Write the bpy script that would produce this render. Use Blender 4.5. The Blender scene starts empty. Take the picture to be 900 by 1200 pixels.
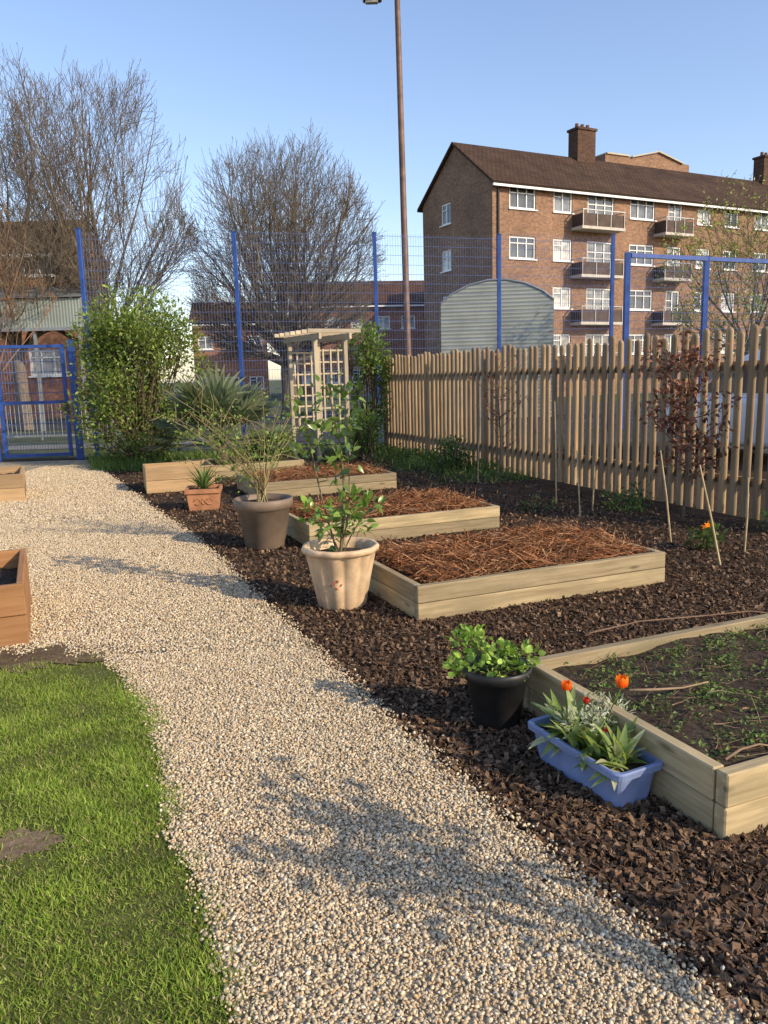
import bpy, math, random
import numpy as np
from mathutils import Vector, Matrix
rng=np.random.default_rng(7); random.seed(7)
S=bpy.context.scene; COL=S.collection
F=930.; EYE=1.5; TH=math.atan(160/930); RO=math.radians(1.5)
cT,sT,cR,sR=math.cos(TH),math.sin(TH),math.cos(RO),math.sin(RO)
def ray(px,py):
    u,v=px-450,py-600
    u,v=u*cR-v*sR,u*sR+v*cR
    return np.array([u,F*cT-v*sT,-F*sT-v*cT])
def G(px,py,z=0):
    d=ray(px,py); t=(z-EYE)/d[2]; return np.array([d[0]*t,d[1]*t,z])
def AY(px,py,yy):
    d=ray(px,py); t=yy/d[1]; return np.array([d[0]*t,yy,EYE+d[2]*t])
RZ=math.radians(23); E1=np.array([math.cos(RZ),math.sin(RZ)]); E2=np.array([-math.sin(RZ),math.cos(RZ)])
U=lambda a,b,n=None: rng.uniform(a,b,n)
def nrm(a): return a/np.maximum(np.linalg.norm(a,axis=-1,keepdims=True),1e-9)

# ---------------------------------------------------------------- mesh builder
class MB:
    def __init__(s): s.v=[];s.f=[];s.c=[];s.g=[];s.n=0
    def add(s,V,Fs,col=(1,1,1),gp=None):
        V=np.asarray(V,float).reshape(-1,3); n=len(V)
        s.v.append(V)
        if isinstance(Fs,np.ndarray): s.f.append(Fs+s.n)
        else:
            by={}
            for f in Fs: by.setdefault(len(f),[]).append(f)
            for k in by: s.f.append(np.array(by[k])+s.n)
        c=np.asarray(col,float)
        s.c.append(np.tile(c,(n,1)) if c.ndim==1 else c)
        s.g.append(V if gp is None else np.asarray(gp,float).reshape(-1,3))
        s.n+=n
    def mesh(s,name,mat,smooth=False):
        me=bpy.data.meshes.new(name)
        V=np.concatenate(s.v)
        me.vertices.add(len(V)); me.vertices.foreach_set('co',V.astype(np.float32).ravel())
        idx=np.concatenate([a.ravel() for a in s.f]).astype(np.int32)
        tot=np.concatenate([np.full(len(a),a.shape[1]) for a in s.f])
        st=np.concatenate([[0],np.cumsum(tot)[:-1]]).astype(np.int32)
        me.loops.add(len(idx)); me.loops.foreach_set('vertex_index',idx)
        me.polygons.add(len(tot)); me.polygons.foreach_set('loop_start',st)
        me.update(calc_edges=True)
        a=me.attributes.new('Col','FLOAT_COLOR','POINT')
        C=np.concatenate(s.c); C=np.concatenate([C,np.ones((len(C),1))],1)
        a.data.foreach_set('color',C.astype(np.float32).ravel())
        a=me.attributes.new('gp','FLOAT_VECTOR','POINT')
        a.data.foreach_set('vector',np.concatenate(s.g).astype(np.float32).ravel())
        me.polygons.foreach_set('use_smooth',np.full(len(tot),bool(smooth)))
        me.validate()
        me.materials.append(mat)
        return me
    def build(s,name,mat,parent=None,smooth=False,loc=(0,0,0),rz=0):
        return inst(s.mesh(name,mat,smooth),name,parent,loc,rz)
def inst(me,name,parent=None,loc=(0,0,0),rz=0,sc=None):
    o=bpy.data.objects.new(name,me); COL.objects.link(o)
    o.parent=parent; o.location=[float(a) for a in loc]; o.rotation_euler=(0,0,rz)
    if sc is not None: o.scale=sc
    return o
def tag(o,label=None,cat=None,group=None,kind=None):
    if label: o['label']=label
    if cat: o['category']=cat
    if group: o['group']=group
    if kind: o['kind']=kind
    return o
def T(name,label,cat,loc=(0,0,0),rz=0,group=None):
    o=bpy.data.objects.new(name,None); COL.objects.link(o); o.empty_display_size=.1
    o.location=[float(a) for a in loc]; o.rotation_euler=(0,0,rz)
    return tag(o,label,cat,group)
def rotz(a): return np.array([[math.cos(a),-math.sin(a),0],[math.sin(a),math.cos(a),0],[0,0,1]])
def box(m,c,d,rz=0,ch=0,col=(1,1,1),R=None):
    h=np.array(d,float)/2; V=[];ix={}
    cor=[(a,b,e) for a in(-1,1) for b in(-1,1) for e in(-1,1)]
    Fs=[]
    if ch<=0:
        for s in cor: ix[s]=len(V); V.append([s[i]*h[i] for i in range(3)])
        g=lambda s,a: ix[s]
    else:
        for s in cor:
            for a in range(3):
                ix[(s,a)]=len(V); V.append([s[i]*(h[i] if i==a else h[i]-ch) for i in range(3)])
        g=lambda s,a: ix[(s,a)]
    for a in range(3):
        b,e=(a+1)%3,(a+2)%3
        for sg in(-1,1):
            f=[]
            for (p,q) in((-1,-1),(1,-1),(1,1),(-1,1)):
                s=[0,0,0]; s[a]=sg;s[b]=p;s[e]=q; f.append(g(tuple(s),a))
            Fs.append(f if sg>0 else f[::-1])
        if ch>0:
            for p in(-1,1):
                for q in(-1,1):
                    s0=[0,0,0];s0[a]=-1;s0[b]=p;s0[e]=q;s1=list(s0);s1[a]=1;s0=tuple(s0);s1=tuple(s1)
                    f=[g(s0,b),g(s1,b),g(s1,e),g(s0,e)]
                    Fs.append(f if p*q<0 else f[::-1])
    if ch>0:
        for s in cor:
            f=[g(s,0),g(s,1),g(s,2)]; Fs.append(f if s[0]*s[1]*s[2]>0 else f[::-1])
    V=np.array(V); la=int(np.argmax(h)); gp=V[:,[la,(la+1)%3,(la+2)%3]]+rng.uniform(0,40,3)
    if R is None: R=rotz(rz)
    m.add(V@R.T+np.array(c,float),Fs,col,gp)
def beam(m,p,q,w,t,ch=0,col=(1,1,1)):
    p=np.array(p,float);q=np.array(q,float);x=q-p;L=np.linalg.norm(x);x/=L
    r=np.array([0,0,1.]) if abs(x[2])<.95 else np.array([0,1.,0])
    y=nrm(np.cross(r,x));z=np.cross(x,y)
    box(m,(p+q)/2,(L,w,t),ch=ch,col=col,R=np.stack([x,y,z],1))
def tubes(m,P,R,sides=4,col=(1,1,1),cap=False):
    P=np.asarray(P,float);R=np.asarray(R,float); 
    if P.ndim==2:P=P[None];R=R[None]
    N,K,_=P.shape
    t=nrm(np.gradient(P,axis=1))
    ref=np.where(np.abs(t[...,2:3])>.9,np.array([1.,0,0]),np.array([0,0,1.]))
    A=nrm(np.cross(t,ref));B=np.cross(t,A)
    an=np.arange(sides)/sides*2*math.pi
    V=P[:,:,None,:]+R[:,:,None,None]*(np.cos(an)[None,None,:,None]*A[:,:,None]+np.sin(an)[None,None,:,None]*B[:,:,None])
    n=np.arange(N)[:,None,None]*K*sides;k=np.arange(K-1)[None,:,None]*sides;s=np.arange(sides)[None,None,:];s2=(s+1)%sides
    Fq=np.stack([n+k+s,n+k+s2,n+k+sides+s2,n+k+sides+s],-1).reshape(-1,4)
    c=np.asarray(col,float)
    if c.ndim==2:c=np.repeat(c,K*sides,0)
    L=np.cumsum(np.concatenate([np.zeros((N,1)),np.linalg.norm(np.diff(P,axis=1),axis=2)],1),1)
    gp=np.stack(np.broadcast_arrays(L[:,:,None],R[:,:,None]*np.cos(an),R[:,:,None]*np.sin(an)),-1).reshape(-1,3)
    m.add(V.reshape(-1,3),Fq,c,gp)
    if cap:
        for i in range(N):
            b=V[i,-1]; m.add(b,[list(range(sides))],c if c.ndim==1 else c[0]); m.add(V[i,0],[list(range(sides))[::-1]],c if c.ndim==1 else c[0])
def lathe(m,prof,n=24,c=(0,0,0),sx=1,sy=1,wave=0,nw=0,col=(1,1,1)):
    an=np.arange(n)/n*2*math.pi; V=[]
    for r,z in prof:
        w_=wave if z<.37 else wave*.35
        rr=r*(1+w_*(np.abs(np.cos(nw*an*.5))*2-1.2)) if wave else np.full(n,r)
        V.append(np.stack([c[0]+rr*np.cos(an)*sx,c[1]+rr*np.sin(an)*sy,np.full(n,c[2]+z)],1))
    K=len(prof);V=np.concatenate(V);k=np.arange(K-1)[:,None]*n;s=np.arange(n)[None];s2=(s+1)%n
    Fq=np.stack([k+s,k+s2,k+n+s2,k+n+s],-1).reshape(-1,4)
    m.add(V,Fq,col,V[:,[2,0,1]])
def loft(m,rings,cap=True,col=(1,1,1)):
    n=len(rings[0]);K=len(rings);V=np.concatenate([np.asarray(r,float) for r in rings])
    k=np.arange(K-1)[:,None]*n;s=np.arange(n)[None];s2=(s+1)%n
    Fq=[list(x) for x in np.stack([k+s,k+s2,k+n+s2,k+n+s],-1).reshape(-1,4)]
    if cap: Fq+= [list(range(n))[::-1],[ (K-1)*n+i for i in range(n)]]
    m.add(V,Fq,col)
def frames(X,Z):
    X=nrm(X);Yv=nrm(np.cross(Z,X));return np.stack([X,Yv,np.cross(X,Yv)],2)
def scatter(m,pv,pf,pos,Rm,sc,col):
    N=len(pos);n=len(pv);sc=np.asarray(sc,float)
    if sc.ndim==1: sc=sc[:,None]*np.ones(3)
    V=np.einsum('nij,nkj->nki',Rm,pv[None]*sc[:,None,:])+pos[:,None]
    Fq=(pf[None]+(np.arange(N)*n)[:,None,None]).reshape(-1,pf.shape[1])
    m.add(V.reshape(-1,3),Fq,np.repeat(col,n,0))
def leafproto(w=.5,fold=.25,droop=.25,k=3):
    V=[];
    for i in range(k+1):
        t=i/k; wd=w*.5*max(.04,math.sin(math.pi*min(1,t**.85)))
        z=-droop*t*t
        V+=[(t,-wd,z+fold*wd),(t,0,z),(t,wd,z+fold*wd)]
    Fq=[]
    for i in range(k):
        a=3*i;Fq+=[(a,a+3,a+4,a+1),(a+1,a+4,a+5,a+2)]
    return np.array(V),np.array(Fq)
DIA=(np.array([(0,0,0),(.5,-.28,.06),(1,0,-.1),(.5,.28,.06)]),np.array([(0,1,2,3)]))
BLADE=(np.array([(0,-.5,0),(0,.5,0),(.5,-.42,.05),(.5,.42,.05),(1,-.05,.25),(1,.05,.25)],float),np.array([(0,2,3,1),(2,4,5,3)]))
def pal(cols,n,jit=.25):
    c=np.array(cols,float)[rng.integers(0,len(cols),n)]
    return c*np.clip(1+rng.normal(0,jit,(n,1)),.4,1.8)
def foliage(m,cen,rad,n,size,cols,proto=DIA,up=.3,shell=.45,jit=.2,wsc=1):
    cen=np.asarray(cen,float);rad=np.asarray(rad,float)
    if rad.ndim==1: rad=np.repeat(rad[:,None],3,1)
    w=np.prod(rad,1)**.75;k=rng.choice(len(cen),n,p=w/w.sum())
    d=nrm(rng.normal(size=(n,3)));r=U(0,1,n)**shell
    pos=cen[k]+d*rad[k]*r[:,None];pos[:,2]=np.maximum(pos[:,2],.01)
    X=nrm(d+rng.normal(0,.6,(n,3))+[0,0,up]);Z=nrm(rng.normal(0,.7,(n,3))+[0,0,1])
    kf=U(.75,1.25,len(cen))[k]
    sz=U(size[0],size[1],n)
    scatter(m,proto[0],proto[1],pos,frames(X,Z),np.stack([sz,sz*wsc,sz],1),pal(cols,n,jit)*kf[:,None])
# ---------------------------------------------------------------- materials
def NT(name):
    m=bpy.data.materials.new(name);m.use_nodes=True;nt=m.node_tree
    return m,nt,nt.nodes['Principled BSDF']
def nd(nt,t,ins=None,**k):
    n=nt.nodes.new(t)
    for a,v in k.items(): setattr(n,a,v)
    for a,v in (ins or {}).items():
        if isinstance(v,bpy.types.NodeSocket): nt.links.new(v,n.inputs[a])
        else: n.inputs[a].default_value=v
    return n
def c4(c): return (c[0],c[1],c[2],1)
def ramp(nt,fac,stops):
    n=nd(nt,'ShaderNodeValToRGB',{0:fac});e=n.color_ramp.elements
    while len(e)<len(stops): e.new(.5)
    for x,(p,c) in zip(e,stops): x.position=p;x.color=c4(c)
    return n.outputs[0]
def mixc(nt,fac,a,b,mode='MIX'):
    n=nd(nt,'ShaderNodeMix',data_type='RGBA',blend_type=mode)
    for i,v in((0,fac),(6,a),(7,b)):
        if isinstance(v,bpy.types.NodeSocket): nt.links.new(v,n.inputs[i])
        else: n.inputs[i].default_value=v if i==0 else c4(v)
    return n.outputs[2]
def gpn(nt,sc,name='gp',rnd=False):
    a=nd(nt,'ShaderNodeAttribute',attribute_name=name).outputs['Vector']
    if rnd:
        oi=nd(nt,'ShaderNodeObjectInfo').outputs['Random']
        mu=nd(nt,'ShaderNodeMath',{0:oi,1:53.},operation='MULTIPLY').outputs[0]
        a=nd(nt,'ShaderNodeVectorMath',{0:a,1:mu},operation='ADD').outputs[0]
    return nd(nt,'ShaderNodeMapping',{'Vector':a,'Scale':sc}).outputs[0]
def noise(nt,vec,scale,det=4,rough=.55):
    i={'Scale':scale,'Detail':det,'Roughness':rough}
    if vec is not None:i['Vector']=vec
    return nd(nt,'ShaderNodeTexNoise',i).outputs['Fac']
def bump(nt,b,h,st=.4,dist=.01):
    n=nd(nt,'ShaderNodeBump',{'Height':h,'Strength':st,'Distance':dist});nt.links.new(n.outputs[0],b.inputs['Normal'])
def objc(nt): return nd(nt,'ShaderNodeTexCoord').outputs['Object']
def simple(name,col,rough=.6,metal=0,var=.18,scale=6,bmp=.0,spec=.4):
    m,nt,b=NT(name);v=objc(nt);n=noise(nt,v,scale,6)
    lo=[x*(1-var*1.3) for x in col];hi=[min(1,x*(1+var)) for x in col]
    nt.links.new(ramp(nt,n,[(.3,lo),(.7,hi)]),b.inputs['Base Color'])
    b.inputs['Roughness'].default_value=rough;b.inputs['Metallic'].default_value=metal;b.inputs['Specular IOR Level'].default_value=spec
    if bmp: bump(nt,b,noise(nt,v,scale*8,4),bmp,.005)
    return m
def attrmat(name,rough=.6,trans=0,var=.25,scale=60,bmp=0,spec=.35):
    m,nt,b=NT(name);c=nd(nt,'ShaderNodeAttribute',attribute_name='Col').outputs['Color']
    n=noise(nt,objc(nt),scale,3);v=ramp(nt,n,[(.3,(1-var,)*3),(.7,(1+var,)*3)])
    c=mixc(nt,1.,c,v,'MULTIPLY')
    nt.links.new(c,b.inputs['Base Color']);b.inputs['Roughness'].default_value=rough;b.inputs['Specular IOR Level'].default_value=spec
    if bmp: bump(nt,b,n,bmp,.003)
    if trans:
        t=nd(nt,'ShaderNodeBsdfTranslucent',{'Color':mixc(nt,1.,c,(1.3,1.35,.7),'MULTIPLY')})
        x=nd(nt,'ShaderNodeMixShader',{0:trans,1:b.outputs[0],2:t.outputs[0]})
        nt.links.new(x.outputs[0],nt.nodes['Material Output'].inputs[0])
    return m
def wood(name,c0,c1,c2,stain=.5,rough=.8,bst=.35):
    m,nt,b=NT(name)
    g=noise(nt,gpn(nt,(2.2,38,38),rnd=True),1.,6,.6)
    col=ramp(nt,g,[(.3,c0),(.68,c1)])
    s=noise(nt,gpn(nt,(1.6,6,6),rnd=True),1.3,5,.65)
    col=mixc(nt,ramp(nt,s,[(.42,(0,0,0)),(.7,(stain,)*3)]),col,c2)
    kn=nd(nt,'ShaderNodeTexVoronoi',{'Vector':gpn(nt,(2.3,9,9),rnd=True),'Scale':1.}).outputs['Distance']
    col=mixc(nt,ramp(nt,kn,[(.05,(.75,)*3),(.14,(0,0,0))]),col,[x*.35 for x in c0])
    oi=nd(nt,'ShaderNodeObjectInfo').outputs['Random']
    col=mixc(nt,1.,col,ramp(nt,oi,[(0,(.68,.68,.7)),(1,(1.2,1.17,1.12))]),'MULTIPLY')
    nt.links.new(col,b.inputs['Base Color']);b.inputs['Roughness'].default_value=rough;b.inputs['Specular IOR Level'].default_value=.25
    bump(nt,b,g,bst,.006);return m
def brick(name,c1,c2,mortar,var=.3):
    m,nt,b=NT(name);v=gpn(nt,(1,1,1))
    t=nd(nt,'ShaderNodeTexBrick',{'Vector':v,'Color1':c4(c1),'Color2':c4(c2),'Mortar':c4(mortar),'Scale':1.,'Mortar Size':.008,'Brick Width':.225,'Row Height':.075,'Bias':0.})
    n=noise(nt,v,.35,6,.65);n2=noise(nt,v,6.,4)
    col=mixc(nt,1.,t.outputs['Color'],ramp(nt,n,[(.3,(1-var,)*3),(.7,(1+var*.7,)*3)]),'MULTIPLY')
    col=mixc(nt,1.,col,ramp(nt,n2,[(.3,(.75,)*3),(.7,(1.25,)*3)]),'MULTIPLY')
    nt.links.new(col,b.inputs['Base Color']);b.inputs['Roughness'].default_value=.9;b.inputs['Specular IOR Level'].default_value=.2
    return m
def tiles(name,c1,c2):
    m,nt,b=NT(name);v=gpn(nt,(1,1,1))
    t=nd(nt,'ShaderNodeTexBrick',{'Vector':v,'Color1':c4(c1),'Color2':c4(c2),'Mortar':c4([x*.35 for x in c1]),'Scale':1.,'Mortar Size':.02,'Brick Width':.3,'Row Height':.28})
    n=noise(nt,v,.6,6,.65)
    col=mixc(nt,1.,t.outputs['Color'],ramp(nt,n,[(.3,(.65,.65,.65)),(.7,(1.3,1.28,1.2))]),'MULTIPLY')
    nt.links.new(col,b.inputs['Base Color']);b.inputs['Roughness'].default_value=.9;b.inputs['Specular IOR Level'].default_value=.15
    bump(nt,b,t.outputs['Fac'],.4,.03);return m
def ground_mat(name,cols,sc,bst=.5,dist=.02,rough=.95,mid=None):
    m,nt,b=NT(name);v=nd(nt,'ShaderNodeNewGeometry').outputs['Position']
    n=noise(nt,v,sc,8,.7);col=ramp(nt,n,[(.28,cols[0]),(.5,cols[1]),(.72,cols[2])])
    n2=noise(nt,v,sc*.06,4)
    col=mixc(nt,1.,col,ramp(nt,n2,[(.3,(.7,)*3),(.7,(1.25,)*3)]),'MULTIPLY')
    nt.links.new(col,b.inputs['Base Color']);b.inputs['Roughness'].default_value=rough;b.inputs['Specular IOR Level'].default_value=.15
    bump(nt,b,n,bst,dist);return m
def gravel_mat():
    m,nt,b=NT('gravel_base');v=nd(nt,'ShaderNodeNewGeometry').outputs['Position']
    t=nd(nt,'ShaderNodeTexVoronoi',{'Vector':v,'Scale':80.})
    sep=nd(nt,'ShaderNodeSeparateColor',{0:t.outputs['Color']}).outputs[0]
    col=ramp(nt,sep,[(0,(.3,.225,.14)),(.3,(.46,.36,.225)),(.6,(.57,.455,.29)),(1,(.65,.54,.37))])
    col=mixc(nt,1.,col,ramp(nt,t.outputs['Distance'],[(.2,(1.05,)*3),(.75,(.5,)*3)]),'MULTIPLY')
    n2=noise(nt,v,1.1,4)
    col=mixc(nt,1.,col,ramp(nt,n2,[(.3,(.82,.82,.82)),(.7,(1.15,1.13,1.1))]),'MULTIPLY')
    nt.links.new(col,b.inputs['Base Color']);b.inputs['Roughness'].default_value=.9
    inv=nd(nt,'ShaderNodeMath',{0:1.,1:t.outputs['Distance']},operation='SUBTRACT').outputs[0]
    bump(nt,b,inv,.8,.01);return m
def pane_mat():
    m,nt,b=NT('window_glass');oi=nd(nt,'ShaderNodeObjectInfo').outputs['Random']
    n=noise(nt,objc(nt),1.6,2)
    a=ramp(nt,oi,[(0,(.03,.035,.04)),(.4,(.10,.115,.125)),(.7,(.34,.35,.35)),(1,(.55,.54,.5))])
    nt.links.new(mixc(nt,1.,a,ramp(nt,n,[(.4,(.55,)*3),(.6,(1.15,)*3)]),'MULTIPLY'),b.inputs['Base Color'])
    b.inputs['Roughness'].default_value=.08;b.inputs['Specular IOR Level'].default_value=.6;return m
def corrug(name,col,sc,axis=0,lo=.88):
    m,nt,b=NT(name);v=gpn(nt,(1,1,1))
    w=nd(nt,'ShaderNodeTexWave',{'Vector':v,'Scale':sc},bands_direction='XYZ'[axis]).outputs['Fac']
    n=noise(nt,v,1.2,5)
    c=mixc(nt,1.,ramp(nt,n,[(.3,[x*.78 for x in col]),(.7,[x*1.12 for x in col])]),ramp(nt,w,[(0,(lo,)*3),(.55,(1.04,)*3)]),'MULTIPLY')
    nt.links.new(c,b.inputs['Base Color']);b.inputs['Roughness'].default_value=.6
    bump(nt,b,w,.4,.02);return m
LEAF=attrmat('leaf',.45,.38,.2,40);LEAFG=attrmat('glossy_leaf',.28,.25,.15,40,spec=.5);GRASS=attrmat('grass_blade',.5,.45,.15,12,spec=.25)
DRY=attrmat('dry_plant',.85,.2,.3,50,spec=.15);PEB=attrmat('pebble',.75,0,.16,150,spec=.3);CHIP=attrmat('bark_chip',.95,0,.35,120,.5,.1)
BARK=attrmat('tree_bark',.9,0,.3,8,.4,.2);PETAL=attrmat('petal',.45,.4,.12,60)
WBED=wood('bed_timber',(.28,.21,.115),(.5,.4,.235),(.23,.2,.12),.7)
WFEN=wood('fence_timber',(.23,.155,.087),(.42,.295,.17),(.21,.17,.115),.7)
WORG=wood('planter_timber',(.33,.155,.058),(.47,.25,.11),(.22,.12,.06),.35)
WTAN=wood('planter_tan_timber',(.34,.22,.11),(.5,.34,.185),(.26,.19,.11),.4)
WARC=wood('arch_timber',(.42,.345,.235),(.6,.51,.37),(.36,.32,.24),.4)
SOIL=ground_mat('soil',[(.022,.015,.010),(.056,.036,.023),(.1,.068,.044)],26,.9,.03)
EARTH=ground_mat('bare_earth',[(.16,.11,.065),(.27,.195,.12),(.36,.27,.17)],34,.9,.03)
DIRT=ground_mat('dark_dirt',[(.08,.054,.032),(.16,.112,.066),(.26,.19,.115)],30,.9,.03)
BEDS=ground_mat('bed_soil',[(.028,.02,.014),(.068,.048,.034),(.135,.1,.07)],34,.9,.03)
LAWN=ground_mat('lawn',[(.07,.075,.022),(.12,.13,.036),(.18,.17,.06)],30,.8,.03)
GRND=ground_mat('rough_ground',[(.06,.07,.028),(.09,.105,.045),(.13,.13,.07)],3,.4,.03)
ASPH=ground_mat('asphalt',[(.045,.045,.047),(.06,.06,.062),(.085,.083,.08)],9,.3,.01)
PAVE=ground_mat('paving',[(.16,.15,.13),(.21,.2,.18),(.26,.25,.22)],4,.3,.01)
GRAV=gravel_mat();PANE=pane_mat()
BR1=brick('brown_brick',(.305,.16,.093),(.195,.105,.065),(.28,.225,.165));BR2=brick('red_brick',(.34,.14,.07),(.25,.1,.055),(.28,.21,.15))
BR3=brick('dark_chimney_brick',(.12,.06,.038),(.075,.042,.029),(.10,.078,.06))
TIL=tiles('brown_roof_tile',(.085,.052,.036),(.062,.04,.03));TIL2=tiles('warm_roof_tile',(.125,.064,.036),(.09,.048,.03))
WHT=simple('white_paint',(.8,.8,.78),.4,0,.05);CONC=simple('concrete',(.5,.46,.4),.85,0,.15,3,.2)
CREAMP=simple('cream_paint',(.42,.36,.24),.5,0,.08)
BLUE=simple('blue_paint',(.022,.07,.28),.42,0,.25,5);BLUEW=simple('blue_wire',(.11,.17,.36),.45,0,.1)
BALC=simple('balcony_panel',(.085,.057,.044),.8,0,.25,3);DARKM=simple('dark_metal',(.05,.05,.055),.5,.3,.2)
POLE=simple('pole_brown',(.15,.09,.065),.6,.2,.3,4);GALV=simple('galvanised_metal',(.33,.34,.34),.45,.6,.15)
CORG=corrug('corrugated_sheet',(.19,.21,.2),5.,0,.75);CORB=corrug('clad_band',(.27,.31,.28),3.2,0,.72);CORH=corrug('ribbed_cladding',(.33,.35,.295),2.6,1,.62)
CREAM=simple('cream_glaze',(.62,.44,.27),.5,0,.22,9,.2);PLAS=simple('weathered_grey_plastic',(.19,.14,.10),.6,0,.25,5)
BLK=simple('black_plastic',(.022,.022,.023),.42,0,.25,12);TERR=simple('terracotta',(.42,.19,.09),.8,0,.2,10,.2);BLUP=simple('blue_plastic',(.19,.245,.43),.45,0,.2,9)
POTC=simple('chimney_pot_clay',(.16,.075,.045),.9,0,.2,6)
CANE=simple('bamboo',(.42,.32,.17),.6,0,.25,14);CARW=simple('white_car_paint',(.75,.76,.78),.2,0,.03);RUB=simple('rubber',(.02,.02,.02),.8);CGL=simple('car_glass',(.05,.07,.09),.06,0,.2,spec=.7)
POTP=simple('painted_motif',(.40,.12,.06),.5,0,.25,20);LAMPG=simple('lamp_glass',(.5,.5,.47),.3)

# ---------------------------------------------------------------- camera, light
cam=bpy.data.cameras.new('camera');co=bpy.data.objects.new('camera',cam);COL.objects.link(co);S.camera=co
cam.sensor_fit='VERTICAL';cam.sensor_height=36;cam.sensor_width=27;cam.lens=F/1200*36;cam.clip_end=2000;cam.clip_start=.05
Fw=Vector((0,cT,-sT));U0=Vector((0,sT,cT));X0=Vector((1,0,0))
rt=X0*cR-U0*sR;upv=X0*sR+U0*cR
mw=Matrix(((rt.x,upv.x,-Fw.x,0),(rt.y,upv.y,-Fw.y,0),(rt.z,upv.z,-Fw.z,EYE),(0,0,0,1)));co.matrix_world=mw
EL=math.radians(27);sx,sy=.84,-.54;hl=math.hypot(sx,sy);sx/=hl;sy/=hl
sl=bpy.data.lights.new('sun','SUN');so=bpy.data.objects.new('sun',sl);COL.objects.link(so)
sl.energy=5.;sl.angle=math.radians(.5);sl.color=(1,.83,.59)
so.rotation_euler=Vector((-sx*math.cos(EL),-sy*math.cos(EL),-math.sin(EL))).to_track_quat('-Z','Y').to_euler()
w=bpy.data.worlds.new('World');S.world=w;w.use_nodes=True;wn=w.node_tree
sk=wn.nodes.new('ShaderNodeTexSky');sk.sky_type='NISHITA';sk.sun_disc=False;sk.sun_elevation=EL;sk.sun_rotation=math.atan2(sx,sy)
sk.air_density=1.1;sk.dust_density=.6;sk.ozone_density=1.8
gain=mixc(wn,1.,sk.outputs[0],(1.55,1.47,1.57),'MULTIPLY')
wn.links.new(gain,wn.nodes['Background'].inputs[0]);wn.nodes['Background'].inputs[1].default_value=.15
S.view_settings.view_transform='Standard';S.view_settings.look='None';S.view_settings.exposure=0

# ---------------------------------------------------------------- ground
def sheet(name,poly,z,mat,label,cat):
    m=MB();P=np.array([(p[0],p[1],z) for p in poly]);m.add(P,[list(range(len(P)))])
    return tag(m.build(name,mat),label,cat,kind='structure')
sheet('ground',[(-400,-60),(400,-60),(400,700),(-400,700)],-.03,GRND,'rough grassy ground reaching to the horizon','ground')
sheet('car_park',[(.4,17.9),(5.2,5.5),(9,-5),(60,-5),(60,45),(-4,36),(-2,18.2)],-.012,ASPH,'grey tarmac yard behind the wooden fence','car park')
sheet('road',[(-60,26),(-3,27),(-2,34),(-60,33)],-.014,ASPH,'grey road beyond the blue gate','road')
sheet('pavement',[(-60,18.5),(-3.2,18.9),(-3,20.2),(-60,19.8)],-.016,PAVE,'pale pavement outside the blue gate','pavement')
RP=np.array([G(*p) for p in[(885,1215),(700,1052),(545,925),(440,830),(360,755),(300,700),(250,650),(205,615),(165,585),(130,560),(108,547)]])
LP=np.array([G(*p) for p in[(280,1215),(257,1130),(235,1040),(200,985),(190,900),(170,835),(140,790),(105,765)]])
def xR(y): return np.where(y<RP[0,1],RP[0,0]+(RP[0,1]-y)*.42,np.interp(y,RP[:,1],RP[:,0]))
YL=LP[-1,1]
def xL(y): return np.where(y<LP[0,1],LP[0,0]+(LP[0,1]-y)*.25,np.where(y>YL,-8.5,np.interp(y,LP[:,1],LP[:,0])))
def ytop(x): return YL-.02+.06*np.sin(x*9)+.05*np.sin(x*23+1)
def grid_sheet(name,x0,x1,y0,y1,n,z,mat,amp,label,cat):
    nx=n;ny=int(n*(y1-y0)/(x1-x0));X,Yy=np.meshgrid(np.linspace(x0,x1,nx),np.linspace(y0,y1,ny))
    Z=z+amp*(np.sin(X*3.1+np.sin(Yy*2.3))*np.sin(Yy*2.7+X)*.5)
    V=np.stack([X,Yy,Z],-1).reshape(-1,3);a=(np.arange(ny-1)[:,None]*nx+np.arange(nx-1)[None]).reshape(-1)
    m=MB();m.add(V,np.stack([a,a+1,a+nx+1,a+nx],1));return tag(m.build(name,mat,smooth=True),label,cat,kind='structure')
grid_sheet('soil',-10,6.5,-2,16.4,60,-.004,SOIL,.006,'dark bark covered soil of the garden','soil')
m=MB();A=[];B=[]
for y in np.linspace(-1.5,15.6,240): A.append((float(xR(y))+.02*math.sin(y*17),y,.014));B.append((float(xL(y)),y,.014))
V=np.array(A+B);n=240;i=np.arange(n-1);m.add(V,np.stack([i+n,i,i+1,i+n+1],1))
tag(m.build('path',GRAV),'pale gravel garden path','path',kind='structure')
m=MB();xs=np.linspace(-6,float(xL(YL-.01)),60);top=[(x,float(ytop(x)),.01) for x in xs]
side=[(float(xL(y)),y,.01) for y in np.linspace(YL-.1,-1.5,60)]
m.add(np.array(top+side+[(-6,-1.5,.01)]),[list(range(len(top)+len(side)+1))]);tag(m.build('lawn',LAWN),'green lawn left of the gravel path','lawn',kind='structure')
def patch(name,c,rx,ry,mat,label,z,am=1.):
    t=np.linspace(0,2*math.pi,120)[:-1];k=1+am*(.14*np.sin(3*t+1)+.1*np.sin(7*t)+.1*np.sin(13*t+2)+.08*np.sin(23*t)+.06*np.sin(37*t))
    sheet(name,[(c[0]+rx*a*math.cos(q),c[1]+ry*a*math.sin(q)) for q,a in zip(t,k)],z,mat,label,'bare earth')
b1=G(28,992)[:2];b2=G(40,772)[:2]
patch('bare_earth',b1,.11,.085,EARTH,'bare brown earth patch in the lawn at the left edge',.0135)
patch('bare_earth',b2,.6,.2,DIRT,'scruffy soil strip at the far edge of the lawn beside the planter',.0185,1.25)
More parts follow.
